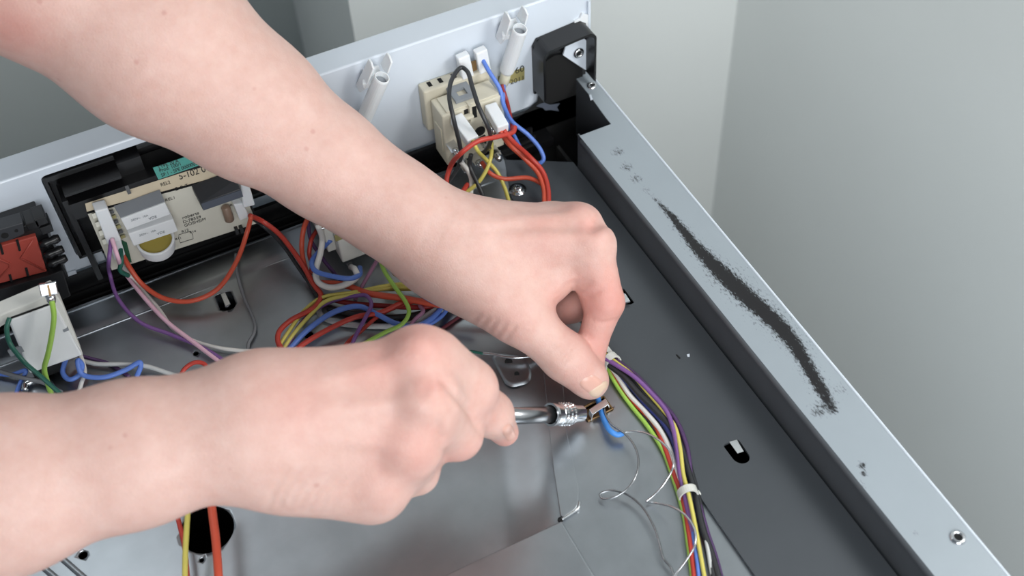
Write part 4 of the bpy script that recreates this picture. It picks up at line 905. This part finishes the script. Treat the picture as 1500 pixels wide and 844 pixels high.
fa = [(c(866, 335, .69), .012, .35), (c(846, 312, .70), .012, .35), (c(885, 440, .70), .022, .55), (c(868, 500, .71), .02, .5), (c(838, 450, .735), .03, .4), (c(820, 468, .735), .02, .4), (c(10, 40, .61), .022, .4), (c(800, 345, .69), .02, .2), (c(740, 480, .69), .02, .18), (c(855, 545, .70), .014, .25), (c(815, 440, .70), .012, .3)]
armA = build_arm(A_, fa, 'upper forearm, its hand pinching the blue lead at the strap')
# ---- lower arm (right hand, holding the screwdriver)
B_ = Field(c(-345, 880, .55)*np.float32([1, 0, 1])+np.float32([0, 0.015, -.065]), np.array([.003, .185, .69], np.float32), .0013)
flt = (dn, .78)
fb = [c(-330, 806, .545), c(0, 713, .560), c(200, 664, .567), c(335, 632, .571), c(390, 626, .573)]
for a, b, r0, r1_ in zip(fb, fb[1:], (.049, .0395, .0318, .0278), (.0395, .0318, .0278, .0285)): B_.add(a, b, r0, r1_, .018, flt)
mcB = [c(616, 528, .579), c(627, 592, .575), c(600, 654, .579), c(553, 708, .589)]; bsB = [c(394, 570, .575), c(380, 610, .571), c(380, 650, .574), c(394, 682, .581)]
for a, b, r0, r1_ in zip(bsB, mcB, (.0155, .0165, .0165, .0150), (.0128, .0128, .0126, .0128)): B_.add(a, b, r0, r1_, .022)
for a, b in zip(mcB, mcB[1:]): B_.add(a+np.float32([-.003, 0, .0012]), b+np.float32([-.003, 0, .0012]), .0120, .0120, .010)
B_.add(c(420, 620, .590), c(560, 620, .590), .022, .017, .016); B_.add(c(430, 690, .588), c(540, 715, .597), .019, .016, .016)
B_.chain([mcB[0], c(683, 569, .605), c(719, 607, .630), c(739, 633, .6465)], [.0132, .0126, .0112, .0078], .012, .006)
B_.add(c(642, 524, .585), c(690, 566, .606), .0118, .0120, .008)
B_.chain([mcB[1], c(670, 638, .607), c(632, 652, .626), c(600, 634, .624)], [.0130, .0124, .0095, .0082], .010, .004)
B_.chain([mcB[2], c(611, 693, .612), c(582, 690, .632), c(560, 668, .626)], [.0122, .0106, .0092, .0080], .010, .004)
B_.chain([mcB[3], c(562, 730, .612), c(536, 720, .628), c(520, 698, .620)], [.0118, .0092, .0082, .0072], .010, .004)
B_.chain([c(430, 590, .592), c(520, 588, .618), c(600, 588, .640), c(650, 598, .640)], [.019, .0150, .0122, .0095], .014, .006)
for p in (c(612, 515, .566), c(622, 585, .562), c(598, 650, .567), c(556, 706, .578)): B_.add(p, p+np.float32([.0005, .0005, .006]), .0050, .0065, .014)
for a, b in ((c(470, 560, .5585), c(600, 522, .563)), (c(470, 598, .5545), c(612, 588, .559)), (c(470, 640, .5555), c(590, 650, .564))): B_.dent(a, b, .004, -.0010)
for a, b in ((c(520, 575, .557), c(612, 555, .562)), (c(530, 620, .556), c(605, 622, .562)), (c(520, 668, .560), c(572, 684, .568))): B_.dent(a, b, .006, .00015)
for k in range(7): B_.crease([(392+15*k, 750), (400+16*k, 724), (420+17*k, 690+2*k)], .0017, .0012-.0001*k)
B_.crease([(704, 634), (690, 606), (668, 578), (650, 560)], .0022, .0024)
B_.crease([(655, 676), (648, 650), (640, 620)], .0022, .0014)
B_.crease([(606, 572), (618, 580), (626, 566)], .0022, .0007)
fbl = [(c(626, 570, .562), .009, .5), (c(600, 655, .566), .022, .28), (c(560, 705, .575), .016, .2), (c(610, 500, .565), .02, .35), (c(560, 520, .56), .022, .3), (c(690, 585, .61), .02, .25), (c(440, 590, .555), .02, .2), (c(735, 640, .645), .012, .45), (c(670, 660, .605), .016, .3)]
armB = build_arm(B_, fbl, 'lower forearm, its hand closed round the screwdriver')
# ---- nails laid on the finger surface
def nail(arm, quad, lift, m, name, label=None):
    bpy.context.view_layer.update(); dg = bpy.context.evaluated_depsgraph_get(); ev = arm.evaluated_get(dg); me = ev.to_mesh()
    off = Vector(person.location); bv = BVHTree.FromPolygons([v.co+off for v in me.vertices], [tuple(p.vertices) for p in me.polygons]); ev.to_mesh_clear()
    bm = B(); n = 10; grid = {}
    q = [Vector(x) for x in quad]
    for i in range(n+1):
        for j in range(n+1):
            u, v = i/n*2-1, j/n*2-1
            u2, v2 = u*math.sqrt(1-v*v*.32), v*math.sqrt(1-u*u*.32); s, t = (u2+1)/2, (v2+1)/2
            p = q[0]*(1-s)*(1-t)+q[1]*s*(1-t)+q[2]*s*t+q[3]*(1-s)*t
            d = Vector(ray(p.x, p.y)).normalized(); hit = bv.ray_cast(Vector(CAM), d)
            if hit[0] is None: continue
            e = max(abs(u), abs(v)); grid[i, j] = bm.verts.new(hit[0]+hit[1]*(lift*(1-e**6)+.00005))
    for i in range(n):
        for j in range(n):
            k = [(i, j), (i+1, j), (i+1, j+1), (i, j+1)]
            if all(x in grid for x in k): bm.faces.new([grid[x] for x in k])
    if len(bm.faces): part(name, bm, m, person, label, smooth=True)
    else: bm.free()
nail(armA, ((844, 562), (868, 547), (887, 562), (872, 583)), .0006, 'nail', 'fingernail', 'thumb nail')
nail(armA, ((858, 574), (888, 556), (891, 564), (873, 586)), .0008, 'nailtip', 'nail_edge', 'pale free edge of the thumb nail')
nail(armB, ((733, 628), (748, 618), (757, 640), (744, 650)), .0004, 'nail', 'fingernail')
